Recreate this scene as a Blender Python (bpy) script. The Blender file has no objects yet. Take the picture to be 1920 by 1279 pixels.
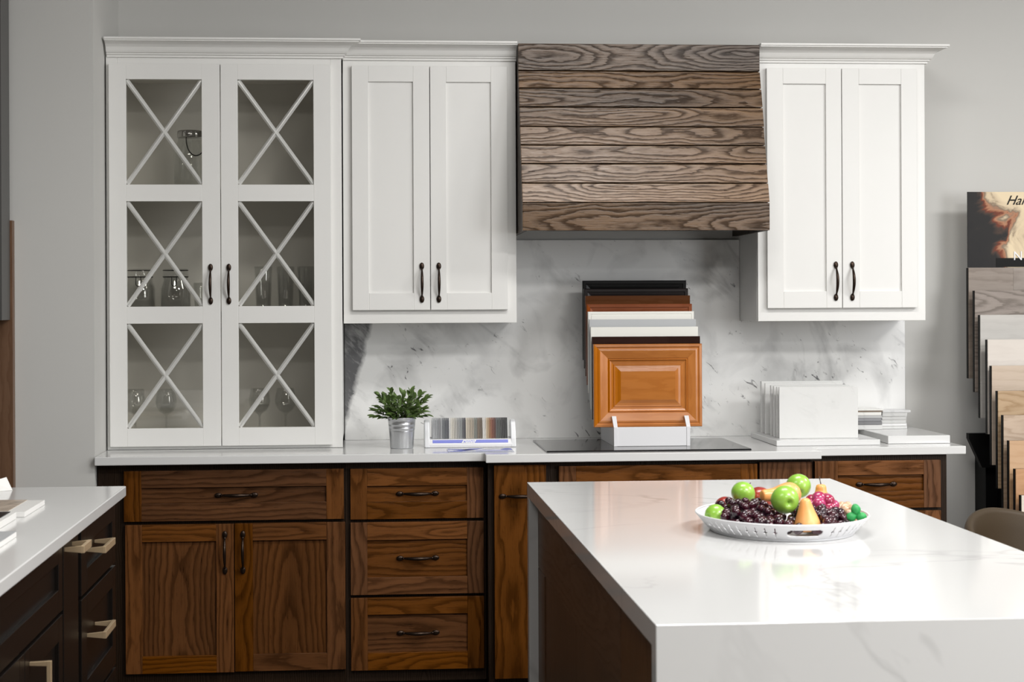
import bpy, math, random
from mathutils import Vector, Matrix
random.seed(7)
R = random.random
SC = bpy.context.scene
COL = SC.collection

# ------------------------------------------------------------------ camera
F_PX, CX, CY = 3133.8, 920.3, 567.9
cam_d = bpy.data.cameras.new('camera'); cam = bpy.data.objects.new('camera', cam_d); COL.objects.link(cam)
cam_d.sensor_width = 36.0; cam_d.sensor_fit = 'HORIZONTAL'
cam_d.lens = F_PX / 1920 * 36.0
cam_d.shift_x = (960 - CX) / 1920
cam_d.shift_y = (CY - 639.5) / 1920
cam.matrix_world = (Matrix.Translation((0, -6.5363, 1.4452)) @ Matrix.Rotation(-0.0746, 4, 'Z')
                    @ Matrix.Rotation(math.pi / 2, 4, 'X') @ Matrix.Rotation(-0.0046, 4, 'Z'))
cam_d.dof.use_dof = True; cam_d.dof.focus_distance = 6.0; cam_d.dof.aperture_fstop = 9.0
cam_d.clip_end = 60
SC.camera = cam

# ------------------------------------------------------------------ world, lights, exposure
w = bpy.data.worlds.new('world'); SC.world = w; w.use_nodes = True
w.node_tree.nodes['Background'].inputs[0].default_value = (0.9, 0.95, 1.0, 1)
w.node_tree.nodes['Background'].inputs[1].default_value = 0.3
SC.view_settings.view_transform = 'Standard'; SC.view_settings.look = 'None'
SC.view_settings.gamma = 1.0; SC.view_settings.use_curve_mapping = False
SC.view_settings.exposure = 0.0

def area(name, loc, size, power, aim=None, col=(1, 0.985, 0.96)):
    l = bpy.data.lights.new(name, 'AREA'); l.shape = 'RECTANGLE'; l.size, l.size_y = size
    l.energy = power; l.color = col
    o = bpy.data.objects.new(name, l); COL.objects.link(o); o.location = loc
    if aim is None: o.rotation_euler = (0, 0, 0)
    else: o.rotation_euler = (Vector(aim) - Vector(loc)).to_track_quat('-Z', 'Y').to_euler()
    return o
# ceiling troffers of the showroom and an added fill light by the right wall
area('ceiling_panel_light', (2.3, -4.8, 3.25), (1.2, 0.6), 128)
area('ceiling_panel_light', (4.0, -2.6, 3.25), (1.2, 0.6), 98)
area('ceiling_panel_light', (1.2, -7.0, 3.25), (1.2, 0.6), 85)
area('ceiling_panel_light', (-0.8, -4.6, 3.25), (1.2, 0.6), 36)
area('ceiling_panel_light', (1.0, -2.5, 3.25), (1.2, 0.6), 45)
area('side_fill_light', (5.35, -5.6, 1.9), (3.0, 2.0), 190, (1.0, 0, 1.4), (0.97, 0.985, 1.0))

# ------------------------------------------------------------------ materials
def mat(name):
    m = bpy.data.materials.new(name); m.use_nodes = True
    nt = m.node_tree; b = nt.nodes['Principled BSDF']
    return m, nt, b
def plain(name, col, rough=0.5, metal=0.0, spec=0.5, coat=0.0, bump=0.0, bscale=200, var=0.0, vscale=6):
    m, nt, b = mat(name)
    b.inputs['Base Color'].default_value = (*col, 1); b.inputs['Roughness'].default_value = rough
    b.inputs['Metallic'].default_value = metal; b.inputs['Specular IOR Level'].default_value = spec
    b.inputs['Coat Weight'].default_value = coat; b.inputs['Coat Roughness'].default_value = 0.08
    N = nt.nodes; L = nt.links
    tc = N.new('ShaderNodeTexCoord')
    no = N.new('ShaderNodeTexNoise'); no.inputs['Scale'].default_value = vscale; no.inputs['Detail'].default_value = 4
    L.new(tc.outputs['Object'], no.inputs['Vector'])
    v = max(var, 0.015)
    mx = N.new('ShaderNodeMix'); mx.data_type = 'RGBA'
    mx.inputs[6].default_value = (*[c * (1 - v) for c in col], 1); mx.inputs[7].default_value = (*[min(1, c * (1 + v)) for c in col], 1)
    L.new(no.outputs['Fac'], mx.inputs[0]); L.new(mx.outputs[2], b.inputs['Base Color'])
    if bump:
        n2 = N.new('ShaderNodeTexNoise'); n2.inputs['Scale'].default_value = bscale; n2.inputs['Detail'].default_value = 3
        L.new(tc.outputs['Object'], n2.inputs['Vector'])
        bp = N.new('ShaderNodeBump'); bp.inputs['Strength'].default_value = bump; bp.inputs['Distance'].default_value = 0.002
        L.new(n2.outputs['Fac'], bp.inputs['Height']); L.new(bp.outputs[0], b.inputs['Normal'])
    return m

def wood(name, light, dark, ring=0.0075, lines=1.0, wob=1.3, fibre=0.35, rough=0.38, vary=0.35, slope=0.05, spec=0.5, bump=0.4, warm=0.0, coat=0.0):
    """oak-like grain read from the board's own uv (u along the grain, v across, metres) and its 'bd' colour"""
    m, nt, b = mat(name); N = nt.nodes; L = nt.links
    def M(op, a, c=None, clamp=False):
        n = N.new('ShaderNodeMath'); n.operation = op; n.use_clamp = clamp
        for i, x in enumerate((a, c)):
            if x is None: continue
            if isinstance(x, (int, float)): n.inputs[i].default_value = x
            else: L.new(x, n.inputs[i])
        return n.outputs[0]
    uv = N.new('ShaderNodeUVMap'); uv.uv_map = 'UVMap'
    sp = N.new('ShaderNodeSeparateXYZ'); L.new(uv.outputs[0], sp.inputs[0]); U, V = sp.outputs[0], sp.outputs[1]
    at = N.new('ShaderNodeAttribute'); at.attribute_name = 'bd'
    sc = N.new('ShaderNodeSeparateXYZ'); L.new(at.outputs['Vector'], sc.inputs[0]); r, g, bb = sc.outputs
    def nz(su, sv, det, off, rough_=0.5):
        c = N.new('ShaderNodeCombineXYZ')
        L.new(M('MULTIPLY', M('ADD', U, M('MULTIPLY', r, 37.0)), su), c.inputs[0])
        L.new(M('MULTIPLY', M('ADD', V, M('MULTIPLY', g, 11.0)), sv), c.inputs[1])
        L.new(M('ADD', M('MULTIPLY', bb, 7.0), off), c.inputs[2])
        t = N.new('ShaderNodeTexNoise'); t.inputs['Scale'].default_value = 1; t.inputs['Detail'].default_value = det
        t.inputs['Roughness'].default_value = rough_
        L.new(c.outputs[0], t.inputs['Vector']); return t.outputs['Fac']
    n1 = M('SUBTRACT', nz(2.6, 5, 2, 0), 0.5); n1b = M('SUBTRACT', nz(2.4, 3, 1, 4.2), 0.5)
    n2 = M('SUBTRACT', nz(14, 60, 3, 1.7), 0.5); fb = nz(9, 420, 3, 3.1, 0.65); pr = nz(22, 300, 2, 9.1)
    Vc = M('ADD', M('ADD', V, M('MULTIPLY', M('SUBTRACT', g, 0.5), 0.07)), M('MULTIPLY', n1, 0.045))
    H = M('ADD', M('ADD', M('MULTIPLY', M('SUBTRACT', bb, 0.5), 0.12), M('MULTIPLY', M('MULTIPLY', U, slope), M('SUBTRACT', M('MULTIPLY', r, 2.0), 1.0))), M('MULTIPLY', n1b, 0.10))
    rr = M('SQRT', M('ADD', M('MULTIPLY', Vc, Vc), M('MULTIPLY', H, H)))
    ph = M('ADD', M('DIVIDE', rr, ring), M('MULTIPLY', n2, wob))
    fr = M('FRACT', ph)
    cr = N.new('ShaderNodeValToRGB'); e = cr.color_ramp.elements
    e[0].position = 0.0; e[0].color = (0, 0, 0, 1); e[1].position = 1.0; e[1].color = (0.05, 0.05, 0.05, 1)
    for p, c in ((0.13, 0.06), (0.36, 0.62), (0.62, 1.0), (0.9, 0.8)):
        q = e.new(p); q.color = (c, c, c, 1)
    L.new(fr, cr.inputs[0])
    ringv = cr.outputs[0]
    ringm = M('ADD', M('MULTIPLY', ringv, lines), 1 - lines)
    fibv = M('ADD', M('MULTIPLY', M('SUBTRACT', fb, 0.5), fibre * 2.2), 1.0)
    k = M('MULTIPLY', ringm, fibv, )
    pores = M('MULTIPLY', M('GREATER_THAN', pr, 0.66), 0.35 * fibre * 2)
    k = M('SUBTRACT', k, pores, True)
    mx = N.new('ShaderNodeMix'); mx.data_type = 'RGBA'
    mx.inputs[6].default_value = (*dark, 1); mx.inputs[7].default_value = (*light, 1); L.new(k, mx.inputs[0])
    hs = N.new('ShaderNodeHueSaturation')
    bl = nz(1.3, 7, 2, 6.6)
    L.new(M('ADD', M('MULTIPLY', M('SUBTRACT', bl, 0.5), 1.3 * vary + 0.25), M('ADD', 1 - vary / 2, M('MULTIPLY', r, vary))), hs.inputs['Value'])
    L.new(M('ADD', 0.92, M('MULTIPLY', g, 0.2)), hs.inputs['Saturation'])
    L.new(mx.outputs[2], hs.inputs['Color']); L.new(hs.outputs[0], b.inputs['Base Color'])
    b.inputs['Roughness'].default_value = rough; L.new(M('MULTIPLY', M('ADD', M('MULTIPLY', k, 0.9), 0.1), spec), b.inputs['Specular IOR Level'])
    b.inputs['Coat Weight'].default_value = coat; b.inputs['Coat Roughness'].default_value = 0.25
    bp = N.new('ShaderNodeBump'); bp.inputs['Strength'].default_value = bump; bp.inputs['Distance'].default_value = 0.0012
    L.new(k, bp.inputs['Height']); L.new(bp.outputs[0], b.inputs['Normal'])
    return m

def stone(name, base, vein, amount=0.5, rough=0.1, scale=1.0, flecks=0.0, cloud=0.1, dark_corner=False, vw=0.035, coat=0.0):
    m, nt, b = mat(name); N = nt.nodes; L = nt.links
    tc = N.new('ShaderNodeTexCoord')
    def M(op, a, c=None, clamp=False):
        n = N.new('ShaderNodeMath'); n.operation = op; n.use_clamp = clamp
        for i, x in enumerate((a, c)):
            if x is None: continue
            if isinstance(x, (int, float)): n.inputs[i].default_value = x
            else: L.new(x, n.inputs[i])
        return n.outputs[0]
    mp = N.new('ShaderNodeMapping'); mp.inputs['Scale'].default_value = (scale,) * 3
    mp.inputs['Rotation'].default_value = (0.3, 0.75, 0.5)
    L.new(tc.outputs['Object'], mp.inputs[0])
    def nz(s, det, dist=0.0, vec=None, sc3=None):
        t = N.new('ShaderNodeTexNoise'); t.inputs['Scale'].default_value = s; t.inputs['Detail'].default_value = det
        t.inputs['Distortion'].default_value = dist
        src = vec or mp.outputs[0]
        if sc3:
            q = N.new('ShaderNodeMapping'); q.inputs['Scale'].default_value = sc3; L.new(src, q.inputs[0]); src = q.outputs[0]
        L.new(src, t.inputs['Vector']); return t.outputs['Fac']
    a = nz(1.1, 5, 1.2, sc3=(1, 1, 0.35)); ridge = M('ABSOLUTE', M('SUBTRACT', a, 0.5))
    v1 = M('SUBTRACT', 1.0, M('DIVIDE', ridge, vw), True)
    gate = M('MULTIPLY', M('SUBTRACT', nz(1.7, 3), 0.42), 5.0, True)
    v1 = M('MULTIPLY', v1, gate)
    cl = M('MULTIPLY', M('SUBTRACT', nz(2.3, 6, 0.6), 0.5), cloud * 4)
    tot = M('ADD', M('MULTIPLY', v1, amount), cl)
    if flecks:
        f = nz(16, 4, 1.5, sc3=(1, 1, 0.45)); g2 = nz(3.1, 2)
        fl = M('MULTIPLY', M('MULTIPLY', M('SUBTRACT', f, 0.62), 9.0, True), M('MULTIPLY', M('SUBTRACT', g2, 0.46), 6.0, True))
        tot = M('ADD', tot, M('MULTIPLY', fl, flecks))
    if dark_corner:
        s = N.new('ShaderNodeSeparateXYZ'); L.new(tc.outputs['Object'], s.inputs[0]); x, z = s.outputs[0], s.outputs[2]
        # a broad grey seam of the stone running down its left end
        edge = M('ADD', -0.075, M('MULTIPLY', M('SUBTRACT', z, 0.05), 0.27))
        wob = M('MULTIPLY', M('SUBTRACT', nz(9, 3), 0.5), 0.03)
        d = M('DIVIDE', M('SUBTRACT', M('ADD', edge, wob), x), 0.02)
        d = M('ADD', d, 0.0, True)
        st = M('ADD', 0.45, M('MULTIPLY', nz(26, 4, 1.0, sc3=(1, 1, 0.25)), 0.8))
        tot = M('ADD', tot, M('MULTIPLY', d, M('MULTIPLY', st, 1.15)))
    tot = M('ADD', tot, 0.0, True)
    mx = N.new('ShaderNodeMix'); mx.data_type = 'RGBA'
    mx.inputs[6].default_value = (*base, 1); mx.inputs[7].default_value = (*vein, 1); L.new(tot, mx.inputs[0])
    L.new(mx.outputs[2], b.inputs['Base Color'])
    b.inputs['Roughness'].default_value = rough; b.inputs['Coat Weight'].default_value = coat
    b.inputs['Coat Roughness'].default_value = 0.02
    return m

def pane_glass(name, tint=(0.93, 0.95, 0.92), refl=0.9):
    m = bpy.data.materials.new(name); m.use_nodes = True; nt = m.node_tree; N = nt.nodes; L = nt.links
    N.remove(N['Principled BSDF'])
    tr = N.new('ShaderNodeBsdfTransparent'); tr.inputs[0].default_value = (*tint, 1)
    gl = N.new('ShaderNodeBsdfGlossy'); gl.inputs['Roughness'].default_value = 0.02; gl.inputs[0].default_value = (1, 1, 1, 1)
    fr = N.new('ShaderNodeLayerWeight'); fr.inputs['Blend'].default_value = 0.5
    pw = N.new('ShaderNodeMath'); pw.operation = 'POWER'; pw.inputs[1].default_value = 4.0; L.new(fr.outputs['Facing'], pw.inputs[0])
    mu = N.new('ShaderNodeMath'); mu.operation = 'MULTIPLY_ADD'; mu.inputs[1].default_value = 0.55 * refl; mu.inputs[2].default_value = 0.06 * refl; L.new(pw.outputs[0], mu.inputs[0])
    mx = N.new('ShaderNodeMixShader'); L.new(mu.outputs[0], mx.inputs[0]); L.new(tr.outputs[0], mx.inputs[1]); L.new(gl.outputs[0], mx.inputs[2])
    L.new(mx.outputs[0], N['Material Output'].inputs['Surface'])
    return m

MT = {}
MT['wall'] = plain('wall_paint', (0.56, 0.555, 0.535), 0.75, bump=0.05, bscale=350, var=0.03, vscale=1.5)
MT['ceiling'] = plain('ceiling_paint', (0.5, 0.5, 0.49), 0.8)
MT['shop'] = plain('shop_wall_paint', (0.22, 0.215, 0.205), 0.8)
MT['floor'] = wood('floor_planks', (0.16, 0.13, 0.10), (0.07, 0.055, 0.04), ring=0.012, rough=0.45)
MT['white'] = plain('white_cabinet_paint', (0.76, 0.755, 0.735), 0.33, var=0.01)
MT['inside'] = plain('cabinet_interior', (0.76, 0.745, 0.70), 0.6, var=0.05)
MT['hood'] = wood('hood_oak', (0.165, 0.092, 0.043), (0.024, 0.013, 0.007), ring=0.0105, lines=0.80, fibre=0.6, rough=0.32, vary=0.9, bump=0.4, spec=0.75, slope=0.07)
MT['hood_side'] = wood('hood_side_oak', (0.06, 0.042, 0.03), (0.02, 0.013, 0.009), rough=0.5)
MT['oak'] = wood('stained_oak', (0.130, 0.049, 0.0145), (0.020, 0.007, 0.002), wob=0.75, ring=0.0155, lines=0.60, fibre=0.45, rough=0.36, spec=0.18, vary=0.5, slope=0.07)
MT['oak_dark_shaded'] = wood('shaded_dark_frame_oak', (0.024, 0.013, 0.007), (0.008, 0.005, 0.003), spec=0.2, rough=0.5, lines=0.5)  # dark stain, deepened further to paint in shade between the fronts
MT['isl_oak'] = wood('island_oak', (0.085, 0.036, 0.011), (0.035, 0.014, 0.005), ring=0.02, lines=0.35, fibre=0.25, rough=0.4, vary=0.25)
MT['espresso'] = plain('espresso_paint', (0.0075, 0.0055, 0.0045), 0.34, spec=0.25, var=0.1)
MT['quartz'] = stone('white_quartz', (0.59, 0.59, 0.585), (0.36, 0.36, 0.36), amount=0.6, rough=0.09, scale=1.0, cloud=0.02, vw=0.012)
MT['counter'] = stone('counter_quartz', (0.68, 0.68, 0.675), (0.62, 0.62, 0.62), amount=0.12, rough=0.13, scale=0.8, cloud=0.02)
MT['marble'] = stone('backsplash_marble', (0.81, 0.81, 0.80), (0.15, 0.15, 0.155), amount=0.26, rough=0.2, scale=2.6, flecks=1.1, cloud=0.36, dark_corner=True, vw=0.03)
MT['sample_marble'] = stone('sample_marble', (0.70, 0.70, 0.69), (0.45, 0.45, 0.44), amount=0.2, rough=0.2, scale=5, flecks=0.25, cloud=0.05)
MT['bronze'] = plain('oiled_bronze', (0.040, 0.026, 0.019), 0.32, metal=0.85)
MT['brass'] = plain('brushed_brass', (0.72, 0.54, 0.34), 0.42, metal=0.7)
MT['came'] = plain('silver_muntin', (0.78, 0.78, 0.76), 0.25, metal=0.45)
MT['pane'] = pane_glass('clear_pane', (0.93, 0.925, 0.91))
MT['glassware'] = pane_glass('clear_glassware', (0.97, 0.975, 0.965), 1.5)
MT['steel'] = plain('chromed_steel', (0.6, 0.6, 0.6), 0.15, metal=1.0)
MT['zinc'] = plain('galvanised_zinc', (0.62, 0.63, 0.65), 0.3, metal=0.9, var=0.08, vscale=40)
MT['cook'] = plain('black_ceramic_glass', (0.006, 0.006, 0.007), 0.06, spec=0.6)
MT['black'] = plain('black_metal', (0.005, 0.005, 0.005), 0.5, spec=0.15)
MT['whitepl'] = plain('white_plastic', (0.73, 0.73, 0.75), 0.35)
MT['leaf'] = plain('green_leaf', (0.11, 0.18, 0.045), 0.42, var=0.5, vscale=45)
MT['stem'] = plain('leaf_stem', (0.07, 0.08, 0.03), 0.6)
MT['soil'] = plain('dark_soil', (0.02, 0.015, 0.01), 0.9)

# ------------------------------------------------------------------ mesh builder
class MB:
    def __init__(s): s.v = []; s.f = []; s.uv = []; s.bd = []; s.sm = []; s.mi = []
    def add(s, vs, fs, smooth=False, grain=None, seed=None, center=None, mi=0, uvf=None):
        o = len(s.v); s.v += [tuple(p) for p in vs]
        sd = seed or (R(), R(), R()); g = Vector(grain) if grain else None
        c = Vector(center) if center else (sum((Vector(p) for p in vs), Vector()) / len(vs))
        for f in fs:
            s.f.append([o + i for i in f]); s.sm.append(smooth); s.mi.append(mi)
            if g is not None:
                P = [Vector(vs[i]) for i in f]; n = (P[1] - P[0]).cross(P[2] - P[0])
                if n.length < 1e-12: n = Vector((0, 0, 1))
                n.normalize(); a = n.cross(g)
                if a.length < 0.3: a = Vector((0, 0, 1)) if abs(g.z) < .5 else Vector((1, 0, 0)); 
                a.normalize()
                if a.x + a.y + a.z < 0: a = -a
                for p in P: s.uv.append(((p - c).dot(g), (p - c).dot(a)))
            else:
                for i in f: s.uv.append(uvf[i] if uvf else (0.0, 0.0))
            for i in f: s.bd.append(sd)
        return s
    def box(s, x0, x1, y0, y1, z0, z1, grain='x', seed=None, mi=0):
        if x0 > x1: x0, x1 = x1, x0
        if y0 > y1: y0, y1 = y1, y0
        if z0 > z1: z0, z1 = z1, z0
        vs = [(x, y, z) for x in (x0, x1) for y in (y0, y1) for z in (z0, z1)]
        return s.hexa(vs, grain, seed, mi)
    def hexa(s, vs, grain='x', seed=None, mi=0):
        # vertex order: index = 4*ix + 2*iy + iz
        fs = [(0, 1, 3, 2), (4, 6, 7, 5), (0, 4, 5, 1), (2, 3, 7, 6), (0, 2, 6, 4), (1, 5, 7, 3)]
        g = {'x': (1, 0, 0), 'y': (0, 1, 0), 'z': (0, 0, 1)}[grain] if isinstance(grain, str) else grain
        return s.add(vs, fs, grain=g, seed=seed, mi=mi)
    def prism(s, poly, axis, c0, c1, grain='x', seed=None):
        # poly: counter-clockwise list of 2d points in the other two axes
        def P(a, b, c): return {'x': (c, a, b), 'y': (a, c, b), 'z': (a, b, c)}[axis]
        n = len(poly); vs = [P(a, b, c0) for a, b in poly] + [P(a, b, c1) for a, b in poly]
        flip = axis == 'y'
        fs = [tuple(range(n))[::-1], tuple(range(n, 2 * n))] + [(i, (i + 1) % n, n + (i + 1) % n, n + i) for i in range(n)]
        if flip: fs = [f[::-1] for f in fs]
        g = {'x': (1, 0, 0), 'y': (0, 1, 0), 'z': (0, 0, 1)}[grain]
        return s.add(vs, fs, grain=g, seed=seed)
    def lathe(s, prof, c=(0, 0, 0), seg=32, rot=None, sx=1, sy=1, cap=True):
        vs = []; fs = []; n = len(prof); c = Vector(c)
        for r, z in prof:
            for k in range(seg):
                a = 2 * math.pi * k / seg; p = Vector((r * math.cos(a) * sx, r * math.sin(a) * sy, z))
                if rot: p = rot @ p
                vs.append(tuple(p + c))
        for i in range(n - 1):
            for k in range(seg): fs.append((i * seg + k, i * seg + (k + 1) % seg, (i + 1) * seg + (k + 1) % seg, (i + 1) * seg + k))
        if cap:
            if prof[0][0] > 1e-5: fs.append(tuple(range(seg))[::-1])
            if prof[-1][0] > 1e-5: fs.append(tuple(range((n - 1) * seg, n * seg)))
        return s.add(vs, fs, smooth=True)
    def ball(s, c, r, rot=None, seg=16, rings=10):
        if isinstance(r, (int, float)): r = (r, r, r)
        vs = []; fs = []; c = Vector(c)
        for i in range(rings + 1):
            t = math.pi * i / rings
            for k in range(seg):
                a = 2 * math.pi * k / seg
                p = Vector((r[0] * math.sin(t) * math.cos(a), r[1] * math.sin(t) * math.sin(a), -r[2] * math.cos(t)))
                if rot: p = rot @ p
                vs.append(tuple(p + c))
        for i in range(rings):
            for k in range(seg): fs.append((i * seg + k, i * seg + (k + 1) % seg, (i + 1) * seg + (k + 1) % seg, (i + 1) * seg + k))
        return s.add(vs, fs, smooth=True)
    def tube(s, pts, rad, seg=10, closed=False, flat=1.0):
        n = len(pts); P = [Vector(p) for p in pts]
        if isinstance(rad, (int, float)): rad = [rad] * n
        vs = []; fs = []; up = None
        for i in range(n):
            a = P[(i - 1) % n] if (closed or i > 0) else P[i]; b = P[(i + 1) % n] if (closed or i < n - 1) else P[i]
            t = (b - a).normalized()
            if up is None:
                up = Vector((0, 0, 1)) if abs(t.z) < .9 else Vector((1, 0, 0))
            u = (up - t * up.dot(t)).normalized(); wv = t.cross(u); up = u
            for k in range(seg):
                an = 2 * math.pi * k / seg
                vs.append(tuple(P[i] + u * math.cos(an) * rad[i] + wv * math.sin(an) * rad[i] * flat))
        m = n if closed else n - 1
        for i in range(m):
            j = (i + 1) % n
            for k in range(seg): fs.append((i * seg + k, i * seg + (k + 1) % seg, j * seg + (k + 1) % seg, j * seg + k))
        if not closed: fs.append(tuple(range(seg))[::-1]); fs.append(tuple(range((n - 1) * seg, n * seg)))
        return s.add(vs, fs, smooth=True)
    def build(s, name, m, parent=None, origin=None, bevel=0.0, seg=2):
        o = Vector(parent_world(parent)) if parent else Vector(origin or (0, 0, 0))
        me = bpy.data.meshes.new(name)
        me.from_pydata([tuple(Vector(p) - o) for p in s.v], [], s.f)
        me.uv_layers.new(name='UVMap'); me.attributes.new('bd', 'FLOAT_VECTOR', 'CORNER'); uvl = me.uv_layers['UVMap']; ca = me.attributes['bd']
        flat = [x for t in s.uv for x in t]; uvl.data.foreach_set('uv', flat)
        ca.data.foreach_set('vector', [x for t in s.bd for x in t])
        me.polygons.foreach_set('use_smooth', s.sm)
        for q in (m if isinstance(m, (list, tuple)) else [m]): me.materials.append(MT[q] if isinstance(q, str) else q)
        me.polygons.foreach_set('material_index', s.mi)
        me.validate(); me.update()
        ob = bpy.data.objects.new(name, me); COL.objects.link(ob)
        if parent: ob.parent = parent
        else: ob.location = o
        if bevel:
            b = ob.modifiers.new('edge', 'BEVEL'); b.width = bevel; b.segments = seg; b.limit_method = 'ANGLE'; b.angle_limit = 0.7
            b.harden_normals = False
        return ob
def parent_world(o):
    p = Vector((0, 0, 0))
    while o: p += Vector(o.location); o = o.parent
    return p
def tag(o, label=None, cat=None, group=None, kind=None):
    if label: o['label'] = label
    if cat: o['category'] = cat
    if group: o['group'] = group
    if kind: o['kind'] = kind
    return o
def thing(name, loc, label, cat, group=None):
    o = bpy.data.objects.new(name, None); COL.objects.link(o); o.location = loc; o.empty_display_size = 0.05
    return tag(o, label, cat, group)
def struct(name, mb, m, **k): return tag(mb.build(name, m, **k), kind='structure')
def text(name, body, size, loc, m, parent, shear=0.0, ext=0.0004, align='CENTER', rot=(math.pi / 2, 0, 0), font_scale=1):
    c = bpy.data.curves.new(name, 'FONT'); c.body = body; c.size = size; c.extrude = ext; c.align_x = align; c.shear = shear
    t = bpy.data.objects.new(name, c); COL.objects.link(t)
    me = bpy.data.meshes.new_from_object(t.evaluated_get(bpy.context.evaluated_depsgraph_get()))
    bpy.data.objects.remove(t); me.materials.clear(); me.materials.append(MT[m] if isinstance(m, str) else m)
    o = bpy.data.objects.new(name, me); COL.objects.link(o)
    o.parent = parent; o.location = Vector(loc) - parent_world(parent); o.rotation_euler = rot
    return o
def copy_tree(o, parent=None):
    c = o.copy(); COL.objects.link(c); c.parent = parent
    for ch in list(o.children): copy_tree(ch, c)
    return c

# ------------------------------------------------------------------ room shell
struct('floor', MB().box(-4, 5.5, -9.6, 0.0, -0.05, 0.0, 'x'), 'floor')
struct('ceiling', MB().box(-4, 5.5, -9.6, 0.0, 3.3, 3.35), 'ceiling')
struct('wall_back', MB().box(-1.0, 5.5, 0.0, 0.12, 0, 3.3), 'wall')
struct('wall_left', MB().box(-4, -0.947, -0.61, 0.12, 0, 3.3), 'wall')
struct('wall_right', MB().box(5.5, 5.62, -9.6, 0.12, 0, 3.3), 'shop')
struct('wall_side', MB().box(-4.12, -4, -9.6, -0.61, 0, 3.3), 'shop')
struct('wall_front', MB().box(-4.12, 5.62, -9.72, -9.6, 0, 3.3), 'shop')

# ------------------------------------------------------------------ pulls
def bow_pull(parent, x, y, z, axis, L=0.148, m='bronze'):
    """arched pull with teardrop feet; (x,y,z) = centre on the door face, projecting towards -y"""
    mb = MB(); h = L / 2
    def P(t, out, side=0.0): return (x + t, y - out, z + side) if axis == 'x' else (x + side, y - out, z + t)
    for sgn in (-1, 1):
        r = (0.0135, 0.005, 0.0088) if axis == 'x' else (0.0088, 0.005, 0.0135)
        mb.ball(P(sgn * (h - 0.013), 0.004), r, seg=14, rings=10)
        mb.tube([P(sgn * (h - 0.020), 0.004), P(sgn * (h - 0.028), 0.012)], [0.0045, 0.0036], 8)
    pts = []; rad = []
    for i in range(17):
        t = -1 + 2 * i / 16
        pts.append(P(t * (h - 0.026), 0.010 + 0.018 * (1 - t * t)))
        rad.append(0.0032 + 0.0036 * (1 - t * t) ** 0.8)
    mb.tube(pts, rad, 10, flat=0.85)
    return mb.build('handle', m, parent)

# ------------------------------------------------------------------ shaker fronts
def shaker(name, parent, x0, x1, z0, z1, ix0, ix1, iz0, iz1, yf, th=0.02, m='white', rec=0.009, rails='x'):
    """frame-and-panel front, outer face at y = yf, panel recessed"""
    mb = MB()
    mb.box(x0, ix0, yf, yf + th, z0, z1, 'z'); mb.box(ix1, x1, yf, yf + th, z0, z1, 'z')
    mb.box(ix0, ix1, yf, yf + th, z0, iz0, 'x'); mb.box(ix0, ix1, yf, yf + th, iz1, z1, 'x')
    mb.box(ix0 - .004, ix1 + .004, yf + rec, yf + th - .001, iz0 - .004, iz1 + .004, 'z' if (iz1 - iz0) > (ix1 - ix0) * 0.9 else 'x')
    return mb.build(name, m, parent, bevel=0.0012)

# ------------------------------------------------------------------ crown moulding profile (out, up)
CROWN = [(0.0, 0.0), (0.008, 0.0), (0.008, 0.006), (0.014, 0.010), (0.014, 0.014), (0.020, 0.016), (0.024, 0.022), (0.030, 0.034), (0.040, 0.044), (0.054, 0.050),
         (0.066, 0.052), (0.066, 0.056), (0.072, 0.057), (0.072, 0.064), (0.0, 0.064)]
def crown(parent, xa, xb, yf, z, left_ret=None, right_ret=None, miter_l=0.0, miter_r=1.0, name='crown_moulding'):
    """moulding along the front (y = yf) with optional returns to depth y = ret"""
    vs = []; fs = []; n = len(CROWN)
    secs = []
    if left_ret is not None: secs.append([(xa - o, left_ret, z + u) for o, u in CROWN])
    secs.append([(xa - o * (1 if left_ret is not None else 0), yf - o, z + u) for o, u in CROWN])
    secs.append([(xb + o * (1 if right_ret is not None else 0), yf - o, z + u) for o, u in CROWN])
    if right_ret is not None: secs.append([(xb + o, right_ret, z + u) for o, u in CROWN])
    for s_ in secs: vs += s_
    for j in range(len(secs) - 1):
        for i in range(n): fs.append((j * n + i, j * n + (i + 1) % n, (j + 1) * n + (i + 1) % n, (j + 1) * n + i))
    fs.append(tuple(range(n))[::-1]); fs.append(tuple(range((len(secs) - 1) * n, len(secs) * n)))
    return MB().add(vs, fs).build(name, 'white', parent)

# ------------------------------------------------------------------ tall glass cabinet standing on the counter
gx0, gx1, gz0, gz1, gy = -0.9425, -0.087, 0.915, 2.350, -0.352
g = thing('glass_cabinet', ((gx0 + gx1) / 2, -0.17, gz0), 'tall white cabinet with six crossed glass panes standing on the counter', 'cabinet')
b = MB(); t = 0.02
b.box(gx0, gx0 + t, gy + .02, -0.002, gz0, gz1, 'z'); b.box(gx1 - t, gx1, gy + .02, -0.002, gz0, gz1, 'z')
b.box(gx0, gx1, gy + .02, -0.002, gz0, gz0 + 0.03); b.box(gx0, gx1, gy + .02, -0.002, gz1 - .05, gz1)
b.box(gx0, gx0 + .040, gy, gy + .02, gz0, gz1); b.box(gx1 - .040, gx1, gy, gy + .02, gz0, gz1)
b.box(gx0 + .04, gx1 - .04, gy, gy + .02, gz0, gz0 + .035); b.box(gx0 + .04, gx1 - .04, gy, gy + .02, gz1 - .06, gz1)
b.build('carcass', 'white', g, bevel=0.0012)
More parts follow.
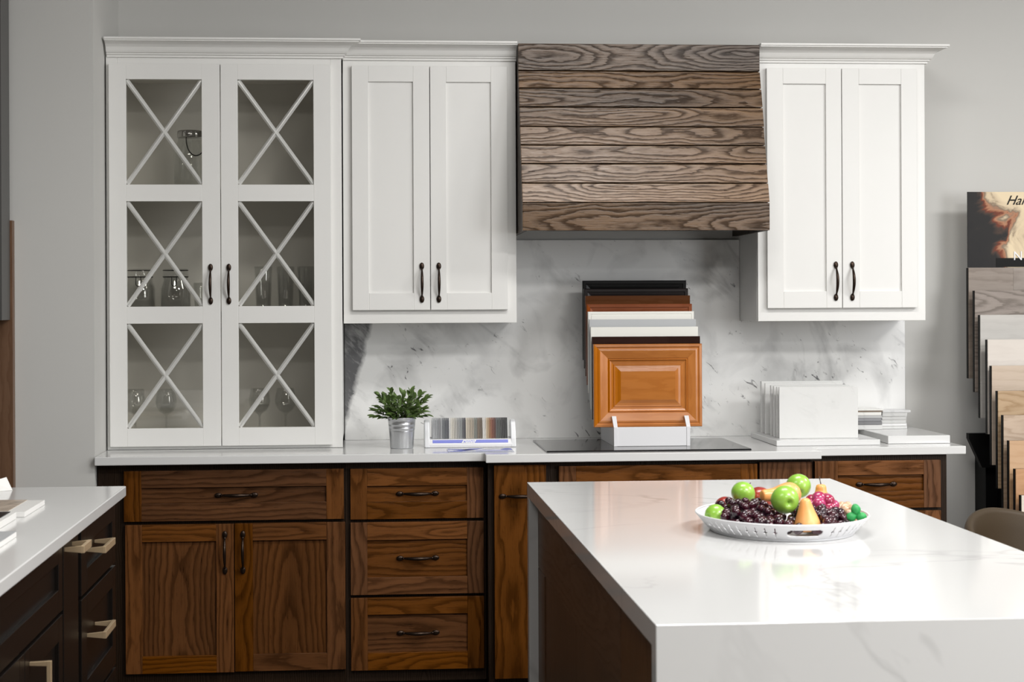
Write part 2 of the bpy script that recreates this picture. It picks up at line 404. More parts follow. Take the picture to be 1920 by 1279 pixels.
MB().box(gx0 + t, gx1 - t, -0.016, -0.004, gz0 + .03, gz1 - .05).box(gx0 + t, gx0 + t + .003, gy + .03, -0.016, gz0 + .03, gz1 - .05).box(
    gx1 - t - .003, gx1 - t, gy + .03, -0.016, gz0 + .03, gz1 - .05).box(gx0 + t, gx1 - t, gy + .03, -.016, gz0 + .03, gz0 + .034).box(
    gx0 + t, gx1 - t, gy + .03, -.016, gz1 - .054, gz1 - .05).build('back_panel', 'inside', g)
SH = [1.420, 1.868]
for z in SH: MB().box(gx0 + t + .004, gx1 - t - .004, gy + .035, -0.017, z - .018, z).build('shelf', 'inside', g)
crown(g, gx0 + .004, gx1, gy, 2.348, None, 0.0 - .002)
rows = [(0.993, 1.375), (1.437, 1.821), (1.882, 2.266)]
def glass_door(x0, x1, px0, px1, hx):
    yf = gy - .02; d = MB()
    d.box(x0, px0, yf, yf + .02, 0.927, 2.323, 'z'); d.box(px1, x1, yf, yf + .02, 0.927, 2.323, 'z')
    zz = [0.927] + [q for r_ in rows for q in r_] + [2.323]
    for i in range(0, 8, 2): d.box(px0, px1, yf, yf + .02, zz[i], zz[i + 1])
    do = d.build('door', 'white', g, bevel=0.001)
    for z0, z1 in rows:
        MB().box(px0 - .004, px1 + .004, yf + .013, yf + .016, z0 - .004, z1 + .004).build('glass_pane', 'pane', do)
        for s_ in (0, 1):
            a = Vector((px0, yf + .0125, z0 if s_ else z1)); c = Vector((px1, yf + .0125, z1 if s_ else z0))
            dr = (c - a).normalized(); nr = Vector((-dr.z, 0, dr.x)) * 0.0085; up = Vector((0, -0.008 + .0006 * s_, 0))
            # trim the bar to the pane's corners
            a2 = a + dr * .004; c2 = c - dr * .004
            vs = [a2 + nr, a2 - nr, a2 + nr * .25 + up, a2 - nr * .25 + up, c2 + nr, c2 - nr, c2 + nr * .25 + up, c2 - nr * .25 + up]
            fs = [(0, 2, 6, 4), (2, 3, 7, 6), (3, 1, 5, 7), (1, 0, 4, 5), (0, 1, 3, 2), (4, 6, 7, 5)]
            MB().add([tuple(v) for v in vs], fs).build('muntin_bar', 'came', do)
    bow_pull(do, hx, yf, 1.518, 'z')
glass_door(-0.930, -0.5295, -0.868, -0.595, -0.565)
glass_door(-0.5265, -0.126, -0.465, -0.189, -0.499)

# ------------------------------------------------------------------ wall cabinets
def wall_cabinet(x0, x1, doors, label, lret, rret):
    z0, z1, yf = 1.371, 2.350, -0.325
    c = thing('wall_cabinet', ((x0 + x1) / 2, -0.16, z0), label, 'cabinet', 'white wall cabinets')
    MB().box(x0, x1, yf + .02, -0.002, z0, z1, 'z').box(x0 + .001, x1 - .001, yf, yf + .021, z0, z1, 'z').build('carcass', 'white', c, bevel=0.0012)
    crown(c, x0 if lret is None else x0, x1, yf, 2.346, lret, rret)
    for (a, b_, ia, ib, hx) in doors:
        d = shaker('door', c, a, b_, 1.420, 2.324, ia, ib, 1.483, 2.265, yf - .02)
        bow_pull(d, hx, yf - .02, 1.521, 'z')
    return c
wall_cabinet(-0.083, 0.5615, [(-0.049, 0.2375, 0.012, 0.177, 0.207), (0.2405, 0.527, 0.300, 0.466, 0.270)],
             'white two-door wall cabinet between the glass cabinet and the wooden hood', None, None)
wall_cabinet(1.474, 2.122, [(1.507, 1.7925, 1.569, 1.733, 1.768), (1.7955, 2.084, 1.860, 2.023, 1.831)],
             'white two-door wall cabinet right of the wooden hood', None, -0.002)

# ------------------------------------------------------------------ range hood
h = thing('range_hood', (1.016, -0.25, 1.703), 'weathered oak plank range hood with sloping front over the cooktop', 'range hood')
hx0, hx1 = 0.5635, 1.4695
ze = [2.403, 2.301, 2.234, 2.163, 2.089, 2.019, 1.950, 1.878, 1.806, 1.703]
def yfront(z):
    if z >= 2.301: return -0.402
    if z <= 1.806: return -0.540
    return -0.402 - 0.138 * (2.301 - z) / (2.301 - 1.806)
pl = MB()
seeds = [(.12, .35, .80), (.48, 1.0, .92), (.15, .60, .30), (.30, .50, .40), (.62, .30, .80), (.72, .30, .25), (.82, .20, .75), (1.0, .15, .38), (.10, .90, .95)]  # boards differ in tone; light lower rows, dark ends partly paint in lighting
for i in range(9):
    zt, zb = ze[i] - .0018, ze[i + 1] + .0018; yt, yb = yfront(ze[i] - .0005), yfront(ze[i + 1] + .0005)
    if i == 0: yt = yb = -0.402
    if i == 8: yt = yb = -0.545
    jt = (i * 7 % 3) * 0.0012; dx = .0005 + (i * 5 % 4) * .0006
    vs = []
    for x in (hx0 + dx * .3, hx1 - .0032 + dx):
        vs += [(x, yb - jt, zb), (x, yt - jt, zt), (x, yb + .018, zb), (x, yt + .018, zt)]
    pl.hexa(vs, 'x', seeds[i])
pl.build('plank_front', 'hood', h, bevel=0.0016)
for xa, xb in ((hx0 + .002, hx0 + .018), (hx1 - .020, hx1 - .004)):
    MB().prism([(-0.003, 1.704), (-0.526, 1.704), (-0.526, 1.806), (-0.384, 2.301), (-0.384, 2.402), (-0.003, 2.402)][::-1], 'x', xa, xb, 'z').build('side_panel', 'hood_side', h)
MB().box(hx0 + .018, hx1 - .02, -0.384, -0.003, 2.385, 2.401).build('top_panel', 'hood_side', h)
MB().box(hx0 + .019, hx1 - .021, -0.52, -0.004, 1.735, 1.745).box(.70, 1.33, -.46, -.10, 1.722, 1.735).build('vent_insert', 'black', h)

# ------------------------------------------------------------------ marble backsplash
sp = MB().prism([(-0.083, 0.9145), (2.14, 0.9145), (2.14, 1.3700), (1.473, 1.3700), (1.473, 1.690), (0.5625, 1.690), (0.5625, 1.3700), (-0.083, 1.3700)], 'y', -0.020, -0.001)
tag(sp.build('backsplash', 'marble', origin=(0, 0, 0.914)), 'grey veined white marble backsplash slab behind the counter and under the hood', 'backsplash')

# ------------------------------------------------------------------ long countertop
ct = MB().prism([(-0.945, -0.002), (-0.945, -0.635), (0.405, -0.635), (0.413, -0.639), (0.416, -0.650), (0.416, -0.700), (1.613, -0.700), (1.613, -0.585), (2.185, -0.575), (2.185, -0.002)], 'z', 0.884, 0.914)
tag(ct.build('countertop', 'counter', origin=(0.6, -0.3, 0.884), bevel=0.003, seg=3), 'long white quartz countertop with stepped front edge along the back wall', 'countertop')

# ------------------------------------------------------------------ base cabinets
def base(x0, x1, yf, label, name='base_cabinet', frame_m='oak_dark_shaded', rightstile=None):
    c = thing(name, ((x0 + x1) / 2, yf / 2, 0), label, 'cabinet', 'stained oak base cabinets')
    MB().box(x0, x1, yf, -0.003, 0.10, 0.883, 'z').box(x0 + .002, x1 - .002, yf + .075, -0.01, 0.0, 0.10).build('carcass', frame_m, c)
    return c
def front(c, name, x0, x1, z0, z1, ix0, ix1, iz0, iz1, yd, handle=None, m='oak'):
    d = shaker(name, c, x0, x1, z0, z1, ix0, ix1, iz0, iz1, yd, m=m, rec=0.010)
    if handle: bow_pull(d, *handle[:1], yd + (0.010 if handle[3] else 0), handle[1], handle[2], L=0.152)
    return d
Y1 = -0.595
c = base(-0.943, -0.0765, Y1 + .02, 'stained oak base cabinet with one wide drawer above two doors')
front(c, 'drawer', -0.850, -0.081, 0.682, 0.860, -0.789, -0.143, 0.744, 0.800, Y1, (-0.459, 0.771, 'x', 1))
front(c, 'door', -0.846, -0.4685, 0.147, 0.670, -0.788, -0.530, 0.208, 0.610, Y1, (-0.499, 0.570, 'z', 0))
front(c, 'door', -0.4655, -0.077, 0.149, 0.671, -0.402, -0.143, 0.209, 0.610, Y1, (-0.436, 0.570, 'z', 0))
c = base(-0.0755, 0.424, Y1 + .02, 'stained oak base cabinet with a stack of three drawers')
for (z0, z1, iz0, iz1, hz) in ((0.679, 0.859, 0.741, 0.797, 0.768), (0.411, 0.668, 0.472, 0.605, 0.539), (0.143, 0.400, 0.205, 0.340, 0.273)):
    front(c, 'drawer', -0.058, 0.415, z0, z1, 0.001, 0.356, iz0, iz1, Y1, (0.180, hz, 'x', 1))
Y2 = -0.668
def pullout(x0, x1, fx0, fx1, label, hx):
    c = base(x0, x1, Y2 + .02, label)
    d = MB().box(fx0, fx1, Y2, Y2 + .02, 0.12, 0.872, 'z').build('door', 'oak', c, bevel=0.001)
    bow_pull(d, hx, Y2, 0.764, 'x', L=.152)
    return c
pullout(0.427, 0.640, 0.4475, 0.631, 'narrow stained oak pull-out cabinet left of the cooktop cabinet', 0.540)
c = base(0.641, 1.393, Y2 + .02, 'stained oak base cabinet under the black cooktop')
front(c, 'drawer', 0.677, 1.3885, 0.690, 0.867, 0.738, 1.328, 0.750, 0.806, Y2)
front(c, 'door', 0.677, 1.031, 0.147, 0.678, 0.738, 0.970, 0.208, 0.610, Y2, (1.0, 0.57, 'z', 0))
front(c, 'door', 1.034, 1.3885, 0.147, 0.678, 1.095, 1.328, 0.208, 0.610, Y2, (1.064, 0.57, 'z', 0))
pullout(1.394, 1.589, 1.3965, 1.586, 'narrow stained oak pull-out cabinet right of the cooktop cabinet', 1.49)
Y3 = -0.575
c = base(1.592, 2.118, Y3 + .02, 'stained oak base cabinet with drawers at the right end of the run')
for (z0, z1, iz0, iz1, hz) in ((0.691, 0.864, 0.754, 0.812, 0.778), (0.411, 0.680, 0.472, 0.605, 0.539), (0.143, 0.400, 0.205, 0.340, 0.273)):
    front(c, 'drawer', 1.622, 2.090, z0, z1, 1.707, 2.026, iz0, iz1, Y3, (1.852, hz, 'x', 1))

# ------------------------------------------------------------------ cooktop
ck = MB().box(0.636, 1.371, -0.655, -0.165, 0.9143, 0.9200)
tag(ck.build('cooktop', 'cook', origin=(1.0, -0.4, 0.914), bevel=0.0015), 'black ceramic glass cooktop set on the white counter', 'cooktop')

# ------------------------------------------------------------------ island
isl = thing('kitchen_island', (0.93, -2.7, 0), 'white quartz waterfall island with stained oak sides in the foreground', 'island')
q = MB().prism([(-3.815, 0.0), (-3.773, 0.0), (-3.773, 0.872), (-1.657, 0.872), (-1.657, 0.0), (-1.615, 0.0), (-1.615, 0.914), (-3.815, 0.914)][::-1], 'x', 0.473, 1.386)
q.build('waterfall_top', 'quartz', isl, bevel=0.0015)
MB().box(0.512, 1.25, -3.772, -1.658, 0.0, 0.871, 'z').build('carcass', 'isl_oak', isl)
p = MB()
p.box(0.500, 0.512, -3.255, -1.66, 0.672, 0.8705, 'y'); p.box(0.500, 0.512, -1.832, -1.66, 0.0, 0.669, 'z')
p.box(0.503, 0.512, -3.255, -1.836, 0.0, 0.669, 'z'); p.box(0.500, 0.512, -3.77, -3.260, 0.0, 0.8705, 'z')
p.build('side_panel', 'isl_oak', isl, bevel=0.001)

# ------------------------------------------------------------------ left espresso counter
lc = thing('dark_cabinet', (-1.05, -3.0, 0), 'dark espresso drawer cabinet with brass pulls under the left white counter', 'cabinet')
XF = -0.73
MB().box(-1.35, XF - .02, -4.6, -1.60, 0.10, 0.883).box(-1.33, XF - .09, -4.58, -1.62, 0, .10).build('carcass', 'espresso', lc)
def xfront(name, y0, y1, z0, z1, iy0=None, iy1=None, iz0=None, iz1=None, w_=0.05):
    iy0 = y0 + w_ if iy0 is None else iy0; iy1 = y1 - w_ if iy1 is None else iy1
    iz0 = z0 + w_ if iz0 is None else iz0; iz1 = z1 - w_ if iz1 is None else iz1
    m_ = MB(); a, b_ = XF - .019, XF
    m_.box(a, b_, y0, iy0, z0, z1); m_.box(a, b_, iy1, y1, z0, z1); m_.box(a, b_, iy0, iy1, z0, iz0); m_.box(a, b_, iy0, iy1, iz1, z1)
    m_.box(a, b_ - .010, iy0 - .004, iy1 + .004, iz0 - .004, iz1 + .004)
    return m_.build(name, 'espresso', lc, bevel=0.0012)
def bar_pull(par, y, z, L, vertical=False):
    m_ = MB(); x0 = XF - (0.009 if not vertical else 0); x1 = XF + .043; s_ = .0055
    if vertical:
        for zz in (z, z - L): m_.hexa([(x0, y - .004, zz - .004), (x0, y - .004, zz + .004), (x0, y + .004, zz - .004), (x0, y + .004, zz + .004),
                                       (x1, y - s_, zz - s_), (x1, y - s_, zz + s_), (x1, y + s_, zz - s_), (x1, y + s_, zz + s_)])
        m_.box(x1 - .006, x1 + .004, y - s_, y + s_, z - L - s_, z + s_)
    else:
        for yy in (y, y + L): m_.hexa([(x0, yy - .003, z - .004), (x0, yy - .003, z + .004), (x0, yy + .003, z - .004), (x0, yy + .003, z + .004),
                                       (x1, yy - .005, z - .009), (x1, yy - .005, z + .009), (x1, yy + .005, z - .009), (x1, yy + .005, z + .009)])
        m_.box(x1 - .005, x1 + .004, y - .005, y + L + .005, z - .009, z + .009)
    return m_.build('handle', 'brass', par, bevel=0.0008)
d = xfront('drawer', -2.188, -1.605, 0.697, 0.868, -2.105, -1.665, 0.757, 0.822); bar_pull(d, -2.085, 0.802, 0.16)
d = xfront('drawer', -2.188, -1.605, 0.400, 0.687, -2.105, -1.665, 0.465, 0.632); bar_pull(d, -2.085, 0.578, 0.16)
d = xfront('drawer', -2.188, -1.605, 0.110, 0.390)
d = MB().box(XF - .019, XF, -2.440, -2.235, 0.110, 0.875).build('door', 'espresso', lc, bevel=.0012)
bar_pull(d, -2.42, 0.852, 0.10)
d = xfront('drawer', -3.35, -2.455, 0.712, 0.868, -3.27, -2.505, 0.768, 0.830)
d = xfront('door', -2.90, -2.455, 0.110, 0.702, None, -2.505, None, .645); bar_pull(d, -2.852, 0.668, 0.16, True)
d = xfront('door', -3.35, -2.905, 0.110, 0.702)
d = xfront('drawer', -4.28, -3.36, 0.712, 0.868); d = xfront('door', -3.815, -3.36, 0.110, 0.702); d = xfront('door', -4.28, -3.82, 0.110, 0.702)
ls = MB().box(-1.40, -0.7025, -4.65, -1.578, 0.884, 0.914)
tag(ls.build('countertop', 'counter', origin=(-1.05, -3, .884), bevel=0.003, seg=3), 'white quartz countertop on the dark cabinet at the left edge', 'countertop')

# ------------------------------------------------------------------ glassware behind the panes
def glass_thing(name, prof, x, y, z, label, cat, group, seg=28):
    mb = MB().lathe(prof, (x, y, z), seg, cap=False)
    return tag(mb.build(name, 'glassware', origin=(x, y, z)), label, cat, group)
def vessel(outer, thick=0.0022):
    inner = [(max(r - thick, 0.0006), z + (thick if i == 0 else 0)) for i, (r, z) in enumerate(outer)]
    return outer + inner[::-1]
top_z, mid_z, low_z = 1.869, 1.421, 0.950
jar = thing('lidded_jar', (-0.655, -0.20, top_z), 'large glass jar with chrome lid and wire bail on the top cabinet shelf', 'jar')
MB().lathe([(0.0, .001), (.055, .001), (.062, .012), (.063, .13), (.058, .165), (.046, .185), (.045, .198), (.043, .198), (.044, .183), (.056, .163), (.060, .13), (.059, .014), (0, .006)], (-0.655, -0.2, top_z), 32, cap=False).build('glass_body', 'glassware', jar)
MB().lathe([(0, .2), (.047, .2), (.048, .203), (.048, .222), (.045, .226), (0, .227)], (-0.655, -0.2, top_z), 32).build('lid', 'steel', jar)
pts = []
for i in range(19):
    a = math.pi * (i / 18); pts.append((-0.655 + .028 + 0.040 * math.cos(a), -0.2 - .02 - .045 * math.sin(a), top_z + .203 - .075 * math.sin(a)))
MB().tube(pts, .0022, 8).build('bail_handle', 'black', jar)
for (jx, lab) in ((-0.842, 'squat glass clip-top jar behind the left edge of the middle left pane'), (-0.711, 'squat glass clip-top jar in the middle of the left pane')):
    j = thing('clip_jar', (jx, -0.2, mid_z), lab, 'jar', 'clip-top jars on the middle shelf')
    MB().lathe([(0, .001), (.050, .001), (.056, .01), (.056, .085), (.046, .112), (.046, .125), (.043, .125), (.043, .110), (.053, .083), (.053, .012), (0, .005)], (jx, -.2, mid_z), 28, cap=False).build('glass_body', 'glassware', j)
    MB().lathe([(0, .127), (.047, .127), (.048, .131), (.048, .150), (.044, .156), (0, .158)], (jx, -.2, mid_z), 28).build('lid', 'glassware', j)
    c_ = MB().tube([(jx + .047 * math.cos(a), -.2 + .047 * math.sin(a), mid_z + .127) for a in [2 * math.pi * k / 24 for k in range(24)]], .0015, 6, closed=True)
    c_.tube([(jx + .047 * math.cos(a), -.2 + .047 * math.sin(a), mid_z + .151) for a in [2 * math.pi * k / 24 for k in range(24)]], .0013, 6, closed=True)
    c_.tube([(jx - .009, -.25, mid_z + .127), (jx - .009, -.254, mid_z + .098), (jx - .004, -.255, mid_z + .092), (jx + .004, -.255, mid_z + .092), (jx + .009, -.254, mid_z + .098), (jx + .009, -.25, mid_z + .127)], .0015, 6)
    c_.build('wire_clip', 'black', j)
tumb = vessel([(0.001, .001), (.030, .001), (.034, .02), (.038, .085), (.038, .105)])
glass_thing('glass_tumbler', tumb, -0.612, -0.16, mid_z, 'short clear glass tumbler right of the clip-top jars', 'glass', None)
high = vessel([(0.001, .001), (.026, .001), (.028, .01), (.034, .15), (.034, .165)])
for x_, lab in ((-0.385, 'tall clear glass, leftmost behind the middle right pane'), (-0.302, 'tall clear glass in the centre behind the middle right pane'), (-0.225, 'tall clear glass, rightmost behind the middle right pane')):
    glass_thing('highball_glass', high, x_, -0.19, mid_z, lab, 'glass', 'tall glasses on the middle shelf')
wine = [(0, .0), (.034, .0), (.036, .002), (.010, .006), (.0045, .012), (.004, .075), (.010, .083), (.026, .093), (.038, .112), (.041, .130), (.037, .158), (.032, .178),
        (.0305, .178), (.0355, .157), (.0395, .130), (.036, .113), (.025, .096), (.008, .087), (0, .086)]
for x_, lab in ((-0.862, 'wine glass at the far left behind the lower left pane'), (-0.748, 'wine glass in the centre behind the lower left pane'),
                (-0.401, 'wine glass left of centre behind the lower right pane'), (-0.304, 'wine glass right of centre behind the lower right pane')):
    glass_thing('wine_glass', wine, x_, -0.2, low_z, lab, 'wine glass', 'stemmed wine glasses on the cabinet floor')

# ------------------------------------------------------------------ potted plant
px, py, pz = 0.129, -0.40, 0.9145
pt = thing('potted_plant', (px, py, pz), 'small leafy green plant in a ribbed galvanised pot on the counter', 'plant')
prof = [(0, 0), (.0415, 0), (.0425, .002), (.0465, .062), (.0468, .0635), (.0462, .065), (.0472, .0668), (.0478, .072), (.0485, .0735), (.0478, .075), (.0490, .0868), (.0496, .0875), (.0490, .0885), (.0515, .110), (.0528, .111), (.0528, .113),
        (.0505, .113), (.0490, .105), (0, .100)]
MB().lathe(prof, (px, py, pz), 40).build('pot', 'zinc', pt)
MB().lathe([(0, .098), (.048, .098), (.048, .104), (.02, .107), (0, .108)], (px, py, pz), 24).build('soil', 'soil', pt)
random.seed(21)
fol = MB(); stm = MB()
def leaf(mb, base, d, L, W, nrm, droop=0.15):
    d = d.normalized(); s_ = d.cross(nrm); 
    if s_.length < .05: s_ = d.cross(Vector((1, 0, .3)))
    s_.normalize(); n = s_.cross(d).normalized()
    vs = []; fs = []; K = 6
    for i in range(K + 1):
        t_ = i / K; wd = W * math.sin(math.pi * min(1, t_ * .94 + .03)) ** .8 * (1 - .15 * t_)
        c_ = base + d * L * t_ - Vector((0, 0, 1)) * droop * L * t_ * t_
        for q in (-1, 0, 1): vs.append(tuple(c_ + s_ * wd * q * .5 + n * (abs(q) * wd * .18)))
    for i in range(K):
        for q in (0, 1): a_ = i * 3 + q; fs.append((a_, a_ + 1, a_ + 4, a_ + 3))
    mb.add(vs, fs, smooth=True)
for k in range(32):
    an = 2 * math.pi * (k * .618) ; tilt = .15 + 1.32 * ((k + .5) / 32) ** .75
    L = .085 + .030 * R() - .018 * (tilt > .9)
    d0 = Vector((math.sin(tilt) * math.cos(an), math.sin(tilt) * math.sin(an), math.cos(tilt)))
    b0 = Vector((px + .025 * math.cos(an) * R(), py + .025 * math.sin(an) * R(), pz + .104))
    P_ = [b0 + d0 * L * t_ + Vector((0, 0, .012 * math.sin(t_ * 2))) for t_ in (0, .25, .5, .75, 1)]
    stm.tube(P_, [.0014, .0013, .0012, .001, .0007], 6)
    for i, t_ in enumerate((.3, .45, .6, .72, .84, .95, 1.0)):
        p_ = b0 + d0 * L * t_
        for q in (0, 1):
            a2 = R() * 6.28; side = Vector((math.cos(a2), math.sin(a2), .25 * R()))
            dd = (d0 * (.55 + .9 * t_) + side * (1.0 - .35 * t_))
            leaf(fol, p_, dd, .027 + .012 * R(), .0135 + .005 * R(), Vector((.2 * R(), -.4, 1)), .1 + .25 * R())
stm.build('stems', 'stem', pt); fol.build('foliage', 'leaf', pt)

# ------------------------------------------------------------------ grout colour display
kx0, kx1, ky, kz = 0.212, 0.550, -0.36, 0.9145
MT['blue'] = plain('blue_print', (0.16, 0.19, 0.62), 0.4)
MT['clear'] = plain('white_clear_plastic', (0.72, 0.73, 0.75), 0.2)
gd = thing('colour_sample_holder', ((kx0 + kx1) / 2, ky, kz), 'white holder with a row of upright grout colour sticks on the counter', 'sample holder')
MB().prism([(ky - .045, kz), (ky - .045, kz + .010), (ky - .036, kz + .030), (ky + .03, kz + .034), (ky + .035, kz)][::-1], 'x', kx0 + .012, kx1 - .012).build('base', 'whitepl', gd, bevel=.002)
for xa, nm in ((kx0, 0), (kx1 - .020, 1)):
    MB().prism([(ky - .048, kz), (ky + .040, kz), (ky + .034, kz + .075), (ky + .010, kz + .100), (ky - .012, kz + .092), (ky - .038, kz + .03)][::-1], 'x', xa, xa + .020).build('end_cap', 'clear', gd, bevel=.004)

# blue stripe and lettering on the sloping front of the base
def front_pt(x, k): return (x, ky - .0455 + .009 * k - .0008, kz + .010 + .020 * k)
MB().hexa([front_pt(kx0 + .030, .35), front_pt(kx0 + .030, .85), (kx0 + .03, ky - .040, kz + .012), (kx0 + .03, ky - .037, kz + .024),
           front_pt(kx1 - .030, .35), front_pt(kx1 - .030, .85), (kx1 - .03, ky - .040, kz + .012), (kx1 - .03, ky - .037, kz + .024)]).build('blue_stripe', 'blue', gd)
xm = (kx0 + kx1) / 2 - .005
lp = MB()
lp.add([front_pt(xm - .028, .30), front_pt(xm + .020, .30), front_pt(xm + .028, .90), front_pt(xm - .020, .90)], [(0, 1, 2, 3)])
lp.v = [(x, y - .0006, z) for x, y, z in lp.v]
lp.build('logo_plate', 'whitepl', gd)
text('lettering', 'MAPEI', 0.0125, (xm + .003, ky - .0432, kz + .0180), 'blue', gd, shear=.2, ext=.0002, rot=(math.pi / 2 - .42, 0, 0))
tri = MB().add([(xm - .021, ky - .0436, kz + .0185), (xm - .013, ky - .0436, kz + .0185), (xm - .017, ky - .0405, kz + .0255)], [(0, 1, 2)]); tri.build('logo_mark', 'blue', gd)
groups_ = [[(.42, .43, .44), (.38, .39, .40), (.33, .34, .35), (.28, .29, .30), (.25, .25, .26), (.33, .34, .35), (.18, .19, .20), (.13, .14, .15), (.11, .115, .13), (.10, .105, .12)],
           [(.70, .69, .66), (.66, .63, .56), (.58, .55, .48), (.5, .48, .43), (.42, .41, .38), (.34, .34, .33), (.29, .30, .30), (.25, .26, .26), (.11, .11, .12), (.07, .07, .08)],
           [(.60, .54, .44), (.52, .46, .37), (.46, .40, .32), (.42, .36, .28), (.36, .32, .26), (.22, .23, .20), (.18, .18, .16), (.20, .15, .11), (.16, .12, .09), (.14, .11, .08)],
           [(.68, .66, .62), (.66, .63, .58), (.55, .45, .33), (.42, .29, .17), (.32, .16, .08), (.24, .09, .05), (.17, .06, .04), (.11, .045, .035), (.10, .10, .10), (.08, .085, .08), (.07, .075, .07), (.05, .05, .05), (.03, .03, .03), (.02, .02, .02), (.012, .012, .012)]]
cols = [c_ for q in groups_ for c_ in q]; n_ = len(cols); w_ = (kx1 - kx0 - .060) / n_
for i, c_ in enumerate(cols):
    m_ = plain('grout_colour', tuple(v * .9 for v in c_), .5); x_ = kx0 + .030 + w_ * i
    MB().hexa([(x_, ky - .030, kz + .031), (x_, ky - .014, kz + .106), (x_, ky - .020, kz + .033), (x_, ky - .004, kz + .106),
               (x_ + w_ * .80, ky - .030, kz + .031), (x_ + w_ * .80, ky - .014, kz + .106), (x_ + w_ * .80, ky - .020, kz + .033), (x_ + w_ * .80, ky - .004, kz + .106)]).build('colour_stick', m_, gd)
MB().box(kx0 + .028, kx1 - .028, ky - .001, ky + .003, kz + .033, kz + .098).build('backing', 'clear', gd)

# glossy card lying in front of it
MT['card_grey'] = plain('card_print_grey', (0.20, 0.20, 0.22), 0.12, var=.5, vscale=14)
MT['card_light'] = plain('card_print_light', (0.55, 0.57, 0.66), 0.12, var=.1)
cd = thing('glossy_leaflet', (0.405, -0.52, 0.9145), 'glossy blue and grey leaflet lying flat in front of the colour sticks', 'leaflet')
MB().box(0.290, 0.525, -0.600, -0.475, 0.9146, 0.9162).build('sheet', 'card_light', cd)
b = MB()
b.add([(0.292, -.598, .9164), (0.335, -.598, .9164), (0.425, -.478, .9164), (0.375, -.478, .9164)], [(0, 1, 2, 3)])
b.add([(0.292, -.50, .9164), (0.36, -.545, .9164), (0.395, -.53, .9164), (0.292, -.478, .9164)], [(0, 1, 2, 3)])
b.add([(0.523, -.478, .9164), (0.500, -.478, .9164), (0.480, -.53, .9164), (0.523, -.56, .9164)], [(0, 1, 2, 3)])
b.build('blue_print', 'blue', cd)
MB().add([(0.345, -.597, .9165), (0.522, -.597, .9165), (0.522, -.578, .9165), (0.36, -.578, .9165)], [(0, 1, 2, 3)]).add([(.41, -.52, .9165), (.495, -.50, .9165), (.478, -.482, .9165), (.43, -.482, .9165)], [(0, 1, 2, 3)]).build('dark_print', 'card_grey', cd)

# ------------------------------------------------------------------ cabinet door samples on a stepped white stand
MT['maple'] = wood('honey_maple', (0.46, 0.155, 0.022), (0.30, 0.085, 0.010), ring=.03, lines=.35, fibre=.16, rough=.26, vary=.22, slope=.02, bump=.05, coat=.25)
MT['brown'] = wood('brown_maple', (0.080, 0.028, 0.009), (0.045, 0.015, 0.005), ring=.03, lines=.35, fibre=.16, rough=.3, spec=.2, vary=.2, bump=.05)
MT['cherry'] = wood('cherry_maple', (0.22, 0.060, 0.020), (0.13, 0.032, 0.010), ring=.03, lines=.3, fibre=.14, rough=.28, spec=.3, vary=.2, bump=.05)
MT['mocha'] = wood('mocha_maple', (0.022, 0.006, 0.003), (0.012, 0.003, 0.002), ring=.03, lines=.3, fibre=.1, rough=.35, spec=.12, vary=.2, bump=.03)
MT['ebony'] = plain('ebony_paint', (0.004, 0.004, 0.004), 0.3, spec=.2)
MT['charcoal'] = plain('charcoal_paint', (0.014, 0.010, 0.010), 0.3, spec=.3)
MT['ivory'] = plain('ivory_paint', (0.78, 0.77, 0.72), 0.3)
MT['greyp'] = plain('light_grey_paint', (0.42, 0.43, 0.44), 0.35)
sx0, sx1 = 0.831, 1.233; SH_ = 0.305
tops = [1.2915, 1.318, 1.353, 1.381, 1.410, 1.438, 1.470, 1.4975, 1.5285]
def ring_frame(mb, X0, X1, Z0, Z1, prof, yf):
    """picture-frame mouldings: prof is a list of (inset, y offset)"""
    for (i0, y0), (i1, y1) in zip(prof[:-1], prof[1:]):
        a = [(X0 + i0, yf + y0, Z0 + i0), (X1 - i0, yf + y0, Z0 + i0), (X1 - i0, yf + y0, Z1 - i0), (X0 + i0, yf + y0, Z1 - i0)]
        b_ = [(X0 + i1, yf + y1, Z0 + i1), (X1 - i1, yf + y1, Z0 + i1), (X1 - i1, yf + y1, Z1 - i1), (X0 + i1, yf + y1, Z1 - i1)]
        for k in range(4):
            l = (k + 1) % 4
            mb.add([a[k], a[l], b_[l], b_[k]], [(0, 1, 2, 3)], grain=(1, 0, 0) if k % 2 == 0 else (0, 0, 1), seed=SEEDS[k])
SEEDS = [(R(), R(), R()) for _ in range(4)]
